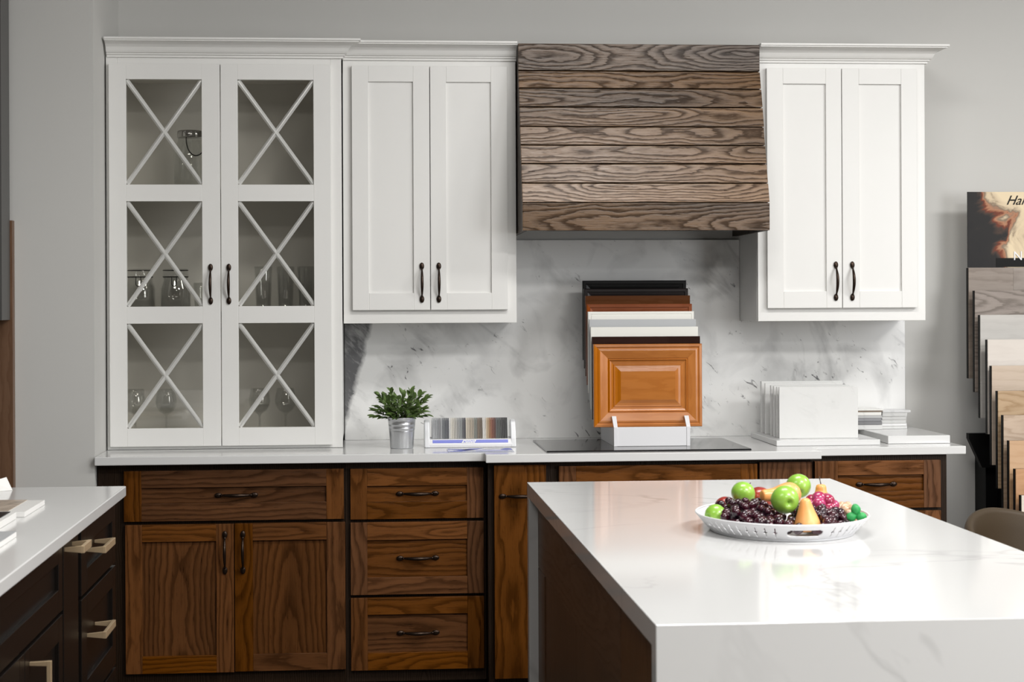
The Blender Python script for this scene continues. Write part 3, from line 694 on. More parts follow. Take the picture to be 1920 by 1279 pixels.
def door_sample(i, m, label, style):
    yf = -.46 + .0375 * i; z1 = tops[i]; z0 = z1 - SH_; mb = MB(); y = yf + .001
    if style == 'raised':
        prof = [(0, .004), (.002, .001), (.010, 0), (.014, .0035), (.018, .001), (.024, .0), (.052, .005), (.054, .0075), (.058, .0035), (.061, .008), (.066, .0095), (.074, .010), (.076, .007), (.080, .0075), (.088, .006), (.098, .001), (.100, .0)]
        prof = [(a_, q_) for a_, q_ in prof]
        ring_frame(mb, sx0, sx1, z0, z1, prof, yf)
        e = .100; mb.add([(sx0 + e, yf, z0 + e), (sx1 - e, yf, z0 + e), (sx1 - e, yf, z1 - e), (sx0 + e, yf, z1 - e)], [(0, 1, 2, 3)], grain=(1, 0, 0))
        mb.box(sx0, sx1, yf + .0105, yf + .020, z0, z1)
        ring_frame(mb, sx0, sx1, z0, z1, [(0, .0106), (0, .004)], yf)
    elif style == 'bevel':
        ring_frame(mb, sx0, sx1, z0, z1, [(0, .012), (0, .002), (.003, 0), (.012, 0), (.014, .003), (.045, .008), (.06, .008)], yf)
        mb.box(sx0 + .0, sx1 - .0, yf + .0105, yf + .019, z0, z1)
        e = .058; mb.box(sx0 + e, sx1 - e, yf + .008, yf + .011, z0 + e, z1 - e)
    elif style == 'bead':
        ring_frame(mb, sx0, sx1, z0, z1, [(0, .012), (0, .001), (.001, 0), (.009, 0), (.010, .002), (.012, .002), (.013, 0), (.055, 0), (.056, .008)], yf)
        mb.box(sx0, sx1, yf + .0085, yf + .019, z0, z1)
    else:
        d_ = .057
        mb.box(sx0, sx1, yf, yf + .019, z1 - d_, z1); mb.box(sx0, sx1, yf, yf + .019, z0, z0 + d_)
        mb.box(sx0, sx0 + d_, yf, yf + .019, z0 + d_, z1 - d_, 'z'); mb.box(sx1 - d_, sx1, yf, yf + .019, z0 + d_, z1 - d_, 'z')
        mb.box(sx0 + d_, sx1 - d_, yf + .009, yf + .018, z0 + d_, z1 - d_)
    o = mb.build('door_sample', m, origin=((sx0 + sx1) / 2, yf, z0))
    return tag(o, label, 'door sample', 'cabinet door samples on the white stand')
door_sample(0, 'maple', 'honey brown raised-panel door sample at the very front of the stand', 'raised')
door_sample(1, 'mocha', 'very dark brown flat door sample directly behind the honey brown one', 'flat')
door_sample(2, 'ivory', 'white door sample standing directly behind the very dark brown one', 'flat')
door_sample(3, 'greyp', 'light grey door sample between two white ones', 'flat')
door_sample(4, 'ivory', 'white door sample with a beaded edge behind the light grey one', 'bead')
door_sample(5, 'cherry', 'reddish cherry framed door sample behind the white beaded one', 'bevel')
door_sample(6, 'brown', 'medium brown flat door sample behind the reddish one', 'flat')
door_sample(7, 'charcoal', 'charcoal framed door sample, second from the back', 'bevel')
door_sample(8, 'ebony', 'black door sample at the very back and top of the stack', 'bevel')
st = thing('display_stand', (1.03, -0.33, 0.9202), 'white stepped stand on the cooktop holding the cabinet door samples', 'stand')
ax0, ax1 = 0.898, 1.178
MB().box(ax0 + .012, ax1 - .012, -.505, -.495, 0.9205, 0.990).build('front_panel', 'whitepl', st, bevel=.001)
for xa in (ax0, ax1 - .012):
    poly = [(-.507, .9205), (-.17, .9205), (-.12, 1.19), (-.137, 1.19)]
    for i in range(8, -1, -1):
        ys = -.46 + .0375 * i; zb = tops[i] - SH_ - .001
        poly += [(ys + .0215, zb - .003), (ys - .0135, zb - .003)]
    poly = [(-.507, .9205), (-.17, .9205), (-.125, 1.20)]
    for i in range(8, -1, -1):
        ys = -.46 + .0375 * i; zb = tops[i] - SH_ - .0006
        poly += [(ys + .0230, zb), (ys - .0140, zb)]
    poly += [(-.507, .990)]
    MB().prism(poly[::-1], 'x', xa, xa + .012).build('side_panel', 'whitepl', st)
    # prong holding the front sample
    MB().hexa([(xa + .0, -.507, .985), (xa - .003, -.474, 1.028), (xa + .0, -.497, .985), (xa - .003, -.463, 1.028),
               (xa + .014, -.507, .985), (xa + .013, -.474, 1.028), (xa + .014, -.497, .985), (xa + .013, -.463, 1.028)]).build('prong', 'whitepl', st)

# ------------------------------------------------------------------ marble slab samples on a white board
tr = MB().box(1.500, 1.888, -.500, -.085, .9145, .9350)
tag(tr.build('sample_board', 'counter', origin=(1.69, -.3, .914), bevel=.002), 'thick white slab lying under the upright marble samples', 'board')
slabs = [(-.420, .010, 1.531, 1.829, 1.127, 'front white marble sample slab of the upright row, facing out'),
         (-.383, .012, 1.531, 1.826, 1.126, 'white marble slab directly behind the front one'),
         (-.338, .014, 1.531, 1.822, 1.127, 'third white marble slab from the front of the upright row'),
         (-.292, .016, 1.531, 1.820, 1.127, 'fourth slab from the front, just before the dark gap'),
         (-.200, .012, 1.531, 1.835, 1.131, 'thin slab just behind the dark gap of the upright row'),
         (-.140, .022, 1.531, 1.850, 1.135, 'thick slab at the very back of the upright row')]
for (yf, th, xa, xb, zt, lab) in slabs:
    o = MB().box(xa, xb, yf, yf + th, .9355, zt).build('marble_sample', 'sample_marble', origin=((xa + xb) / 2, yf, .9355), bevel=.0006)
    tag(o, lab, 'stone sample', 'upright marble sample slabs')
tr = MB().box(1.932, 2.168, -.455, -.022, .9145, .9440)
tag(tr.build('sample_board', 'counter', origin=(2.05, -.2, .914), bevel=.002), 'blank white slab at the right end of the counter under the tile stacks', 'board')
def tile_stack(x0, x1, y0, y1, z, items, grp):
    for (h_, col_, dx, ex, lab) in items:
        m_ = stone('tile_stone', col_, tuple(c_ * .6 for c_ in col_), amount=.3, rough=.25, scale=9, cloud=.08)
        o = MB().box(x0 + dx, x1 + dx + ex, y0 + abs(dx), y1 - .002, z + .0004, z + h_).build('stone_tile', m_, origin=((x0 + x1) / 2, (y0 + y1) / 2, z), bevel=.0007)
        tag(o, lab, 'tile', grp); z += h_ + .0004
tile_stack(1.895, 2.003, -.155, -.045, .9441, [(.0185, (.62, .62, .61), .003, 0, 'pale tile at the bottom of the left tile stack'),
    (.0135, (.17, .17, .175), .001, 0, 'dark grey tile, second from the bottom of the left stack'),
    (.0115, (.24, .24, .25), -.001, 0, 'dark grey tile in the middle of the left stack'), (.0105, (.44, .44, .44), .001, 0, 'mid grey tile above the dark ones in the left stack'),
    (.0125, (.74, .73, .70), .0, -.002, 'white tile, second from the top of the left stack'), (.0050, (.20, .15, .11), .002, 0, 'thin brown tile under the top one of the left stack'),
    (.0060, (.74, .73, .70), .002, .006, 'thin cream tile topping the left stack')], 'stone tiles in the left stack')
tile_stack(2.012, 2.112, -.125, -.024, .9441, [(.0105, (.62, .62, .61), .002, 0, 'pale tile at the bottom of the right tile stack'),
    (.0105, (.72, .72, .72), .0, 0, 'white tile, second from the bottom of the right stack'), (.0130, (.56, .56, .55), -.001, -.001, 'light grey tile, third from the bottom of the right stack'),
    (.0125, (.52, .52, .51), .001, -.002, 'light grey tile above the middle of the right stack'),
    (.0145, (.54, .54, .53), .003, .0, 'light grey tile, second from the top of the right stack'),
    (.0090, (.60, .60, .60), .006, .012, 'overhanging pale tile on top of the right stack')], 'stone tiles in the right stack')

# ------------------------------------------------------------------ flooring sample rack at the right edge
rk = thing('sample_rack', (2.7, -0.4, 0), 'tall black rack holding stepped floor samples against the back wall', 'rack')
RX0, RX1 = 2.352, 2.960
by = [-.15, -.217, -.273, -.348, -.390, -.450, -.504, -.560, -.618, -.671]
bt = [1.574, 1.484, 1.390, 1.297, 1.199, 1.107, 1.020, .930, .832, .742]
bh = [.434, .394, .397, .36, .375, .365, .365, .37, .37, .37]
MB().box(2.430, 2.900, -.12, -.004, 0.0, .84).box(2.520, 2.900, -.118, -.004, 0.84, 1.42).build('back_panel', 'black', rk)
MB().prism([(2.352, .925), (2.352, .905), (2.405, .790), (2.480, .790), (2.480, .925)], 'y', -.150, -.121).build('bracket', 'black', rk)
for xa in (2.475, 2.84):
    poly = [(-.72, 0.0), (-.125, 0.0), (-.12, bt[0] - bh[0] - .001)]
    for i in range(10):
        poly += [(by[i] + .026, bt[i] - bh[i] - .0006), (by[i] - (.020 if i < 9 else .05), bt[i] - bh[i] - .0006)]
    MB().prism([(a_, b_) for a_, b_ in poly][::-1], 'x', xa, xa + .03).build('side_rail', 'black', rk)
ptype = [((.26, .215, .18), (.15, .12, .10), 'grey brown'), ((.30, .25, .215), (.12, .10, .085), 'knotty grey oak'), ((.50, .48, .45), (.44, .42, .40), 'smooth pale grey'), ((.58, .53, .48), (.50, .45, .41), 'pale whitewashed'),
         ((.50, .41, .33), (.40, .32, .25), 'pale beige'), ((.46, .32, .19), (.30, .19, .10), 'natural oak'), ((.44, .33, .24), (.31, .22, .15), 'beige brown'), ((.52, .33, .19), (.42, .25, .13), 'warm golden'),
         ((.48, .27, .14), (.36, .19, .09), 'reddish oak'), ((.62, .56, .49), (.54, .48, .42), 'cream')]
pos = ['at the very back under the poster', 'second from the back', 'third from the back', 'fourth from the back', 'fifth from the back', 'below the pale beige one', 'seventh from the back', 'third from the front', 'second from the front', 'at the very front of the rack']
for i in range(10):
    li, dk, nm = ptype[i]
    m_ = wood('floor_sample_wood', li, dk, ring=.014 if i in (1, 5, 6, 8) else .03, lines=.6 if i in (1, 5, 6) else .35, fibre=.18, rough=.45, vary=.18, slope=.05, bump=.1)
    o = thing('floor_sample', ((RX0 + RX1) / 2, by[i], bt[i] - bh[i]), '%s wood floor sample board %s' % (nm, pos[i]), 'floor sample', 'floor sample boards in the black rack')
    fr_ = MB(); z_ = bt[i] - bh[i]; hh = bh[i] / 3; s_ = .19 + .11 * ((i * 7) % 3)
    for k in range(3):
        xs = RX0 + .002 + (s_ + .17 * k) % .45 + .1
        fr_.box(RX0 + .002, xs - .0006, by[i], by[i] + .006, z_ + hh * k + .0006, z_ + hh * (k + 1), 'x'); fr_.box(xs, RX1 - .002, by[i], by[i] + .006, z_ + hh * k + .0006, z_ + hh * (k + 1), 'x')
    fr_.build('plank_face', m_, o)
    MB().box(RX0, RX1, by[i] + .006, by[i] + .022, z_, bt[i] - .0005).build('backing_board', 'black', o)

# poster standing above the rack
def poster_mat():
    m, nt, b = mat('poster_print'); N = nt.nodes; L = nt.links
    uvn = N.new('ShaderNodeTexCoord'); s_ = N.new('ShaderNodeSeparateXYZ'); L.new(uvn.outputs['Object'], s_.inputs[0])
    no = N.new('ShaderNodeTexNoise'); no.inputs['Scale'].default_value = 9; no.inputs['Detail'].default_value = 6; no.inputs['Distortion'].default_value = .8
    L.new(uvn.outputs['Object'], no.inputs['Vector'])
    def M(op, a, c=None, clamp=False):
        n = N.new('ShaderNodeMath'); n.operation = op; n.use_clamp = clamp
        for i, x in enumerate((a, c)):
            if x is None: continue
            if isinstance(x, (int, float)): n.inputs[i].default_value = x
            else: L.new(x, n.inputs[i])
        return n.outputs[0]
    # painterly diagonal wash: dark at the left, ember red, cream at the upper right
    v = M('ADD', M('ADD', M('MULTIPLY', s_.outputs[0], 3.6), M('MULTIPLY', s_.outputs[2], 1.2)), M('MULTIPLY', M('SUBTRACT', no.outputs['Fac'], .5), 1.5))
    r = N.new('ShaderNodeValToRGB'); e = r.color_ramp.elements
    e[0].position = 0; e[0].color = (.012, .011, .011, 1); e[1].position = 1; e[1].color = (.75, .62, .42, 1)
    for p, c in ((.46, (.016, .014, .013)), (.54, (.06, .035, .025)), (.60, (.16, .035, .015)), (.67, (.42, .20, .11)), (.74, (.22, .16, .11)), (.85, (.62, .50, .34))):
        q = e.new(p); q.color = (*c, 1)
    L.new(v, r.inputs[0]); L.new(r.outputs[0], b.inputs['Base Color']); b.inputs['Roughness'].default_value = .35; b.inputs['Specular IOR Level'].default_value = .12
    return m
MT['poster'] = poster_mat()
po = thing('poster', (2.356, -0.135, 1.5745), 'dark poster board with fiery abstract painting standing above the floor samples', 'poster')
MB().box(2.356, 2.94, -.135, -.130, 1.5750, 1.872).build('printed_board', 'poster', po)
MB().box(2.470, 2.94, -.1362, -.1352, 1.5770, 1.612).build('dark_band', 'black', po)
text('script_lettering', 'Hallmark', 0.052, (2.510, -.1368, 1.822), 'black', po, shear=.45, align='LEFT')
text('white_lettering', 'N', 0.050, (2.538, -.1372, 1.604), 'whitepl', po, align='LEFT')

# ------------------------------------------------------------------ panels at the left edge
MT['panel_brown'] = wood('brown_panel_wood', (0.150, 0.085, 0.052), (0.085, 0.045, 0.028), ring=.03, lines=.4, fibre=.2, rough=.4, vary=.3)
MT['frame_grey'] = plain('dark_grey_frame_paint', (0.075, 0.073, 0.07), 0.4)
MT['tan'] = plain('tan_sample_print', (0.36, 0.27, 0.19), 0.5)
MT['slate'] = plain('slate_sample', (0.10, 0.12, 0.125), 0.5)
bp = MB().box(-1.90, -1.219, -.648, -.612, 0.0, 1.738, 'z')
tag(bp.build('wood_panel', 'panel_brown', origin=(-1.5, -.63, 0)), 'tall brown wood panel standing against the wall at the left edge', 'panel')
fr = thing('sample_display', (-1.6, -.71, 1.394), 'dark grey open sample display hanging at the upper left edge', 'display')
fb_ = MB()
fb_.box(-1.232, -1.226, -.77, -.654, 1.394, 2.75, 'z'); fb_.box(-1.247, -1.226, -.785, -.77, 1.394, 2.75)
for z in (1.394, 1.945, 2.49): fb_.box(-1.90, -1.232, -.785, -.654, z, z + (.070 if z < 1.5 else .05))
fb_.box(-1.90, -1.88, -.785, -.654, 1.394, 2.75)
fb_.build('frame', 'frame_grey', fr)
MB().box(-1.88, -1.233, -.662, -.655, 1.40, 2.74).build('back', 'black', fr)
MB().box(-1.86, -1.262, -.780, -.772, 1.86, 2.22).build('sample_board', 'tan', fr)
MB().box(-1.88, -1.245, -.778, -.76, 1.36, 1.393).build('ledge', 'slate', fr)

# ------------------------------------------------------------------ booklets on the left counter
MT['paper'] = plain('white_paper', (0.78, 0.77, 0.75), 0.5)
MT['photo_print'] = plain('interior_photo_print', (0.45, 0.38, 0.31), 0.25, var=.8, vscale=28)
MT['cover_black'] = plain('black_cover', (0.008, 0.008, 0.009), 0.3, spec=.2)
MT['cover_grey'] = plain('grey_cover', (0.45, 0.46, 0.47), 0.4)
def booklet(x0, x1, y0, y1, z, h_, cover, label, inset=None, rot=0.0):
    o = thing('booklet', ((x0 + x1) / 2, (y0 + y1) / 2, z), label, 'booklet', 'booklets on the left counter')
    MB().box(x0, x1, y0, y1, z, z + h_ * .9).build('pages', 'paper', o, bevel=.001)
    if inset: x0, x1, y0, y1 = x0, x1 - inset[0], y0 + inset[1], y1 - inset[2]
    MB().box(x0, x1, y0, y1, z + h_ * .9 + .0002, z + h_).build('cover', cover, o)
    o.rotation_euler.z = rot
    return o
booklet(-1.10, -0.853, -2.28, -2.02, .9145, .014, 'photo_print', 'white booklet with an interior photo on its cover, farthest back', (.045, .02, .0))
booklet(-1.14, -0.868, -2.56, -2.31, .9145, .018, 'cover_black', 'thick booklet with a black cover in the middle', (.014, .0, .0))
booklet(-1.08, -0.800, -3.02, -2.64, .9145, .013, 'cover_grey', 'grey topped white booklet nearest the camera')
pc = MB().add([(-1.075, -1.70, .9145), (-1.012, -1.66, .9145), (-1.030, -1.655, .952), (-1.066, -1.69, .943), (-1.075, -1.699, .9145), (-1.012, -1.659, .9145), (-1.030, -1.654, .952), (-1.066, -1.689, .943)],
              [(0, 1, 2, 3), (7, 6, 5, 4), (0, 4, 5, 1), (1, 5, 6, 2), (2, 6, 7, 3), (3, 7, 4, 0)])
tag(pc.build('paper_card', 'paper', origin=(-1.04, -1.68, .9145)), 'small folded white paper card standing at the back of the left counter', 'card')

# ------------------------------------------------------------------ upholstered chair beyond the island
MT['leather'] = plain('brown_leather', (0.042, 0.028, 0.015), 0.5, spec=.2, var=.12, bump=.15, bscale=400)
ch = thing('upholstered_chair', (1.93, -2.05, 0), 'brown upholstered barrel-back chair on the far side of the island', 'chair')
ccx, ccy = 1.90, -2.12
vs = []; fs = []; NA = 28; prof_n = 6
for i in range(NA + 1):
    a_ = math.radians(20 + 230 * i / NA)            # opening faces the lower right
    t_ = i / NA; top = .858 - .20 * abs(t_ - .45) ** 1.6 * 2.6
    for (rr_, zz) in ((.225, .46), (.262, .60), (.275, top - .02), (.268, top), (.250, top), (.240, top - .02), (.228, .60), (.20, .47)):
        vs.append((ccx + rr_ * math.cos(a_), ccy + rr_ * math.sin(a_), zz))
for i in range(NA):
    for k in range(8): fs.append((i * 8 + k, (i + 1) * 8 + k, (i + 1) * 8 + (k + 1) % 8, i * 8 + (k + 1) % 8))
fs.append(tuple(range(8))); fs.append(tuple(range(NA * 8, NA * 8 + 8))[::-1])
o = MB().add(vs, fs, smooth=True).build('backrest', 'leather', ch); mm = o.modifiers.new('s', 'SUBSURF'); mm.levels = 1; mm.render_levels = 1
MB().lathe([(0, .40), (.20, .40), (.235, .415), (.24, .45), (.22, .485), (0, .495)], (ccx, ccy, 0), 32).build('seat', 'leather', ch)
for a_ in (45, 135, 225, 315):
    c_, s_ = math.cos(math.radians(a_)), math.sin(math.radians(a_))
    MB().tube([(ccx + .15 * c_, ccy + .15 * s_, .41), (ccx + .23 * c_, ccy + .23 * s_, 0.0)], [.014, .009], 10).build('leg', 'black', ch)

# ------------------------------------------------------------------ fruit tray on the island
random.seed(5)
BX, BY, BZ = 0.960, -2.715, 0.9143
tray = thing('fruit_tray', (BX, BY, BZ), 'oval white openwork tray heaped with fruit on the island', 'tray')
NA, NR = 800, 18
def tray_pt(a, k):
    """k 0..1 from the foot to the rim"""
    out = -.036 + .036 * k ** .8 ; z = .003 + .036 * k
    ca, sa = math.cos(a), math.sin(a)
    return (BX + (.196 + out) * ca, BY + (.228 + out) * sa, BZ + z)
vs = [tray_pt(2 * math.pi * i / NA, k / NR) for k in range(NR + 1) for i in range(NA)]
fs = []
arc = [0.0]
for i in range(NA):
    p0 = Vector(tray_pt(2 * math.pi * i / NA, 1)); p1 = Vector(tray_pt(2 * math.pi * (i + 1) / NA, 1)); arc.append(arc[-1] + (p1 - p0).length)
tot = arc[-1]; per = tot / 56
front_s = arc[int(NA * .75)]; back_s = arc[int(NA * .25)]
for k in range(NR):
    kk = (k + .5) / NR
    for i in range(NA):
        s_ = (arc[i] + arc[i + 1]) / 2; cut = False
        d = min(abs(s_ - front_s), abs(s_ - back_s))
        if d < .046:
            cut = (abs(kk - .50) < .21 and (d < .032 or ((d - .032) / .012) ** 2 + ((kk - .5) / .21) ** 2 < 1))
        elif d > .056 and .16 < kk < .86:
            ph = ((s_ - front_s) / per + .5) % 1 - .5
            e_ = abs(kk - .5)
            wdt = .0034 - .004 * min(1, e_ / .12) * .62 if e_ < .14 else .0011 + (.0006 if e_ > .26 else 0)
            cut = abs(ph) * per < max(wdt, .0016) + (.0014 if e_ < .07 else 0)
        if not cut: fs.append((k * NA + i, k * NA + (i + 1) % NA, (k + 1) * NA + (i + 1) % NA, (k + 1) * NA + i))
wl = MB().add(vs, fs, smooth=True).build('openwork_side', 'whitepl', tray)
mo = wl.modifiers.new('thick', 'SOLIDIFY'); mo.thickness = .0022; mo.offset = 0
MB().tube([(tray_pt(2 * math.pi * i / 96, 1)[0], tray_pt(2 * math.pi * i / 96, 1)[1], BZ + .040) for i in range(96)], .0022, 8, closed=True).build('rim', 'whitepl', tray)
MB().lathe([(0, .0), (.163, .0), (.165, .0035), (.160, .005), (0, .005)], (BX, BY, BZ), 96, sx=1, sy=.194 / .162).build('base', 'whitepl', tray)

def fruit_mat(name, c1, c2, scale=18, rough=.3, sub=.0, lo=.35, hi=.7, axis_mix=None):
    m, nt, b = mat(name); N = nt.nodes; L = nt.links
    tc = N.new('ShaderNodeTexCoord'); no = N.new('ShaderNodeTexNoise'); no.inputs['Scale'].default_value = scale; no.inputs['Detail'].default_value = 4
    L.new(tc.outputs['Object'], no.inputs['Vector'])
    r = N.new('ShaderNodeValToRGB'); e = r.color_ramp.elements
    e[0].position = lo; e[0].color = (*c1, 1); e[1].position = hi; e[1].color = (*c2, 1)
    L.new(no.outputs['Fac'], r.inputs[0]); L.new(r.outputs[0], b.inputs['Base Color'])
    b.inputs['Roughness'].default_value = rough; b.inputs['Coat Weight'].default_value = .3; b.inputs['Coat Roughness'].default_value = .12
    if sub: b.inputs['Subsurface Weight'].default_value = sub; b.inputs['Subsurface Radius'].default_value = (.004, .002, .001)
    return m
MT['apple_green'] = fruit_mat('green_apple_skin', (0.20, 0.42, 0.035), (0.32, 0.56, 0.08))
MT['apple_red'] = fruit_mat('red_apple_skin', (0.22, 0.008, 0.010), (0.42, 0.05, 0.02), 10)
MT['pear'] = fruit_mat('peach_pear_skin', (0.82, 0.30, 0.06), (0.85, 0.48, 0.19), 9, .42)
MT['dimple'] = plain('fruit_dimple', (0.06, 0.10, 0.02), .7)
MT['twig'] = plain('brown_twig', (0.035, 0.02, 0.012), .7)
MT['grape'] = fruit_mat('purple_grape_skin', (0.006, 0.003, 0.008), (0.050, 0.004, 0.012), 34, .2)
MT['grape_red'] = fruit_mat('crimson_berry_skin', (0.30, 0.012, 0.045), (0.42, 0.05, 0.16), 24, .2, .2)
MT['grape_tan'] = fruit_mat('tan_grape_skin', (0.58, 0.30, 0.15), (0.72, 0.55, 0.40), 24, .25, .2)
MT['leaf_bright'] = plain('bright_green_leaf', (0.02, 0.30, 0.07), .5, var=.3, vscale=60)
def apple(c, r, d, m, label, stem=True, group=None, name='apple', cat='apple'):
    """d = direction the stem cavity points"""
    o = thing(name, c, label, cat, group)
    rot = Vector((0, 0, 1)).rotation_difference(Vector(d).normalized()).to_matrix()
    pr = []
    for i in range(25):
        t_ = math.pi * i / 24; rad = r * math.sin(t_) * (1 + .05 * math.cos(t_)); z_ = -math.cos(t_) * r * .93
        k = 1 - min(1, rad / (r * .42)); 
        if z_ > 0: z_ -= r * .42 * k ** 1.6
        else: z_ += r * .22 * k ** 1.5
        pr.append((rad if 0 < i < 24 else 0, z_))
    MB().lathe(pr, c, 32, rot=rot, cap=False).build('skin', m, o)
    if stem:
        D = rot @ Vector((0, 0, 1)); s_ = rot @ Vector((1, 0, 0))
        a_ = Vector(c) + D * r * .50
        MB().tube([a_, a_ + D * r * .3, a_ + D * r * .62 + s_ * r * .1], [r * .035, r * .03, r * .045], 8).build('stem', 'twig', o)
    return o
apple((0.897, -2.600, .988), .0290, (.55, .35, .75), 'apple_green', 'green apple at the upper left of the fruit heap', True, 'green apples')
apple((0.955, -2.770, .991), .0325, (.12, -.92, -.16), 'apple_green', 'green apple in the centre with its hollow facing the camera', False, 'green apples')
apple((1.036, -2.580, 1.000), .0300, (-.10, -.85, -.45), 'apple_green', 'green apple at the top back of the fruit heap', False, 'green apples')
apple((0.808, -2.700, .948), .0265, (-.85, -.45, -.1), 'apple_green', 'green apple at the far left edge of the tray', False, 'green apples')
apple((0.851, -2.610, .957), .0260, (.2, .5, .8), 'apple_red', 'red apple behind the leftmost green apple', False, 'red apples')
apple((0.946, -2.560, .968), .0320, (.2, .5, .8), 'apple_red', 'dark red apple between the two larger green apples', False, 'red apples')
def pear(c, d, prof, label, stem=None):
    o = thing('pear', c, label, 'pear', 'peach coloured pears')
    rot = Vector((0, 0, 1)).rotation_difference(Vector(d).normalized()).to_matrix()
    n_ = len(prof); P_ = []
    for i in range((n_ - 1) * 5 + 1):
        t_ = i / 5; k = min(int(t_), n_ - 2); f_ = t_ - k
        p = [prof[max(0, min(n_ - 1, k + q))] for q in (-1, 0, 1, 2)]
        P_.append(tuple(.5 * (2 * p[1][j] + (p[2][j] - p[0][j]) * f_ + (2 * p[0][j] - 5 * p[1][j] + 4 * p[2][j] - p[3][j]) * f_ ** 2 + (3 * p[1][j] - p[0][j] - 3 * p[2][j] + p[3][j]) * f_ ** 3) for j in (0, 1)))
    P_ = [(max(0, a), b) for a, b in P_]
    MB().lathe(P_, c, 28, rot=rot, cap=False).build('skin', 'pear', o)
    if stem: MB().tube(stem, [.0012, .001, .0014], 8).build('stem', 'twig', o)
    return o
pear((0.990, -2.662, .990), (-1, -.25, .02), [(0, -.028), (.016, -.026), (.027, -.013), (.029, .002), (.024, .020), (.017, .038), (.0145, .052), (.0135, .062), (.011, .069), (0, .071)], 'peach coloured pear lying on its side behind the central green apple')
pear((0.985, -2.850, .950), (-.08, .05, 1), [(0, -.022), (.016, -.021), (.028, -.012), (.0285, -.002), (.024, .012), (.018, .028), (.0135, .042), (.011, .049), (.006, .053), (0, .054)], 'peach coloured pear standing upright at the front of the fruit heap')
pear((1.083, -2.610, .975), (0, 0, 1), [(0, -.022), (.018, -.018), (.021, -.006), (.017, .008), (.0135, .018), (.0125, .026), (.009, .0315), (0, .033)], 'small peach coloured pear with long stem at the back right', [(1.083, -2.61, 1.006), (1.081, -2.61, 1.016), (1.079, -2.61, 1.026)])

def bunch(name, cs, label, cat, group, m, rr, n, zone, partname='grape', elong=1.3, stems=True, mind=.0155):
    o = thing(name, cs, label, cat, group); pts = []; tries = 0
    proto = MB().ball(tuple(cs), (rr, rr, rr * elong), seg=18, rings=12).build(partname, m, o)
    first = True
    while len(pts) < n and tries < 9000:
        tries += 1; p = zone()
        if p is None or any((p - q).length < mind for q in pts): continue
        pts.append(p)
    for p in pts:
        q = proto if first else proto.copy()
        if not first: COL.objects.link(q); q.parent = o
        first = False
        q.location = p - Vector(cs); q.rotation_euler = (R() * 3, R() * 3, R() * 3)
        k = .88 + .24 * R(); q.scale = (k, k, k)
    if stems:
        mb = MB(); c0 = Vector(cs) + Vector((0, 0, .012))
        for p in pts[::3]: mb.tube([c0, (c0 + p) / 2 + Vector((0, 0, .002)), p], .0011, 5)
        mb.build('stalk', 'twig', o)
    return o
def heap(x0, x1, y0, y1, hz):
    def z():
        u, v = R(), R(); x = x0 + (x1 - x0) * u; y = y0 + (y1 - y0) * v
        ca = (x - BX) / .150; sa = (y - BY) / .183
        if ca * ca + sa * sa > 1.0: return None
        ztop = hz(u, v); zz = .931 + (ztop - .931) * R() ** .5
        p = Vector((x, y, zz))
        for c, r in OBST:
            if (p - Vector(c)).length < r: return None
        return p
    return z
OBST = [((.897, -2.60, .988), 0.042), ((.955, -2.77, .991), 0.045), ((1.036, -2.58, 1.0), 0.042), ((.808, -2.70, .948), 0.038), ((.851, -2.61, .957), 0.039), ((.946, -2.56, .968), 0.044),
        ((.99, -2.662, .99), 0.040), ((.985, -2.85, .95), 0.040), ((.978, -2.846, .975), 0.030), ((1.083, -2.61, .975), 0.034), ((1.059, -2.70, .966), 0.054)]
bunch('grape_bunch', (.880, -2.80, .935), 'large bunch of dark purple grapes along the left front of the tray', 'grapes', 'purple grape bunches', 'grape', .0102, 84,
      heap(.780, .968, -2.905, -2.66, lambda u, v: .947 + .030 * min(1, v * 1.5) * (1 - abs(u - .55) ** 2 * 1.6)), mind=.0172)
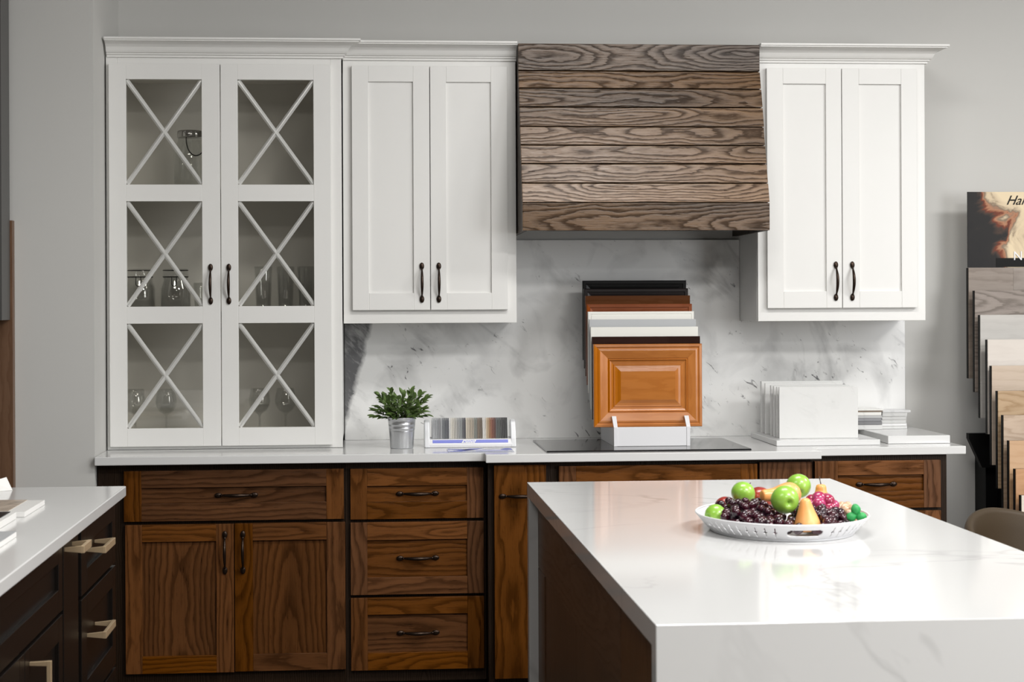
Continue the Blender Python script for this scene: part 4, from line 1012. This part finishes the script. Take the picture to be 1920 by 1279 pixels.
bunch('grape_bunch', (1.055, -2.81, .935), 'smaller bunch of dark purple grapes right of the standing pear', 'grapes', 'purple grape bunches', 'grape', .0105, 50,
      heap(.985, 1.088, -2.915, -2.71, lambda u, v: .945 + .026 * min(1, v * 1.5) * (1 - abs(u - .4) * .7)), mind=.0178)
def shell():
    d = Vector((R() - .5, R() - .5, R() - .4)).normalized()
    return Vector((1.059, -2.70, .964)) + Vector((d.x * .026, d.y * .022, d.z * .022))
bunch('crimson_berry_cluster', (1.059, -2.70, .950), 'glossy crimson cluster of fat berries right of the upright pear', 'berries', None, 'grape_red', .0160, 16, shell, 'berry', 1.1, False, mind=.015)
def tanz():
    x = 1.100 + .050 * R(); y = -2.78 + .13 * R()
    if ((x - BX) / .163) ** 2 + ((y - BY) / .192) ** 2 > 1: return None
    return Vector((x, y, .932 + .036 * R()))
OBST.append(((1.083, -2.61, .975), .03))
bunch('tan_grape_bunch', (1.12, -2.72, .940), 'bunch of translucent tan grapes at the right end of the tray', 'grapes', None, 'grape_tan', .0095, 30, tanz, mind=.0150)
sg = thing('leaf_sprig', (1.111, -2.805, .958), 'bright green three-lobed leaf sprig on the tan grapes', 'leaf')
for (dx, dz, L_) in ((-.004, .024, .021), (-.021, -.006, .021), (.020, -.008, .021)):
    c0 = Vector((1.111, -2.806, .958)); d = Vector((dx, 0, dz)).normalized(); s_ = Vector((d.z, 0, -d.x)); vs = []; fs = []
    K = 8
    for i in range(K + 1):
        t_ = i / K; w_ = .0115 * math.sin(math.pi * min(1, .08 + t_ * .9)) ** .6
        for q in (-1, 0, 1): vs.append(tuple(c0 + d * (L_ * 1.25 * t_) + s_ * w_ * q + Vector((0, -.004 * math.sin(t_ * 3) + .0025 * abs(q), 0))))
    for i in range(K):
        for q in (0, 1): a_ = i * 3 + q; fs.append((a_, a_ + 1, a_ + 4, a_ + 3))
    lf = MB().add(vs, fs, smooth=True).build('leaf', 'leaf_bright', sg); so = lf.modifiers.new('t', 'SOLIDIFY'); so.thickness = .0006
MB().tube([(1.111, -2.805, .958), (1.108, -2.775, .950), (1.104, -2.76, .945)], .0012, 6).build('stalk', 'leaf_bright', sg)
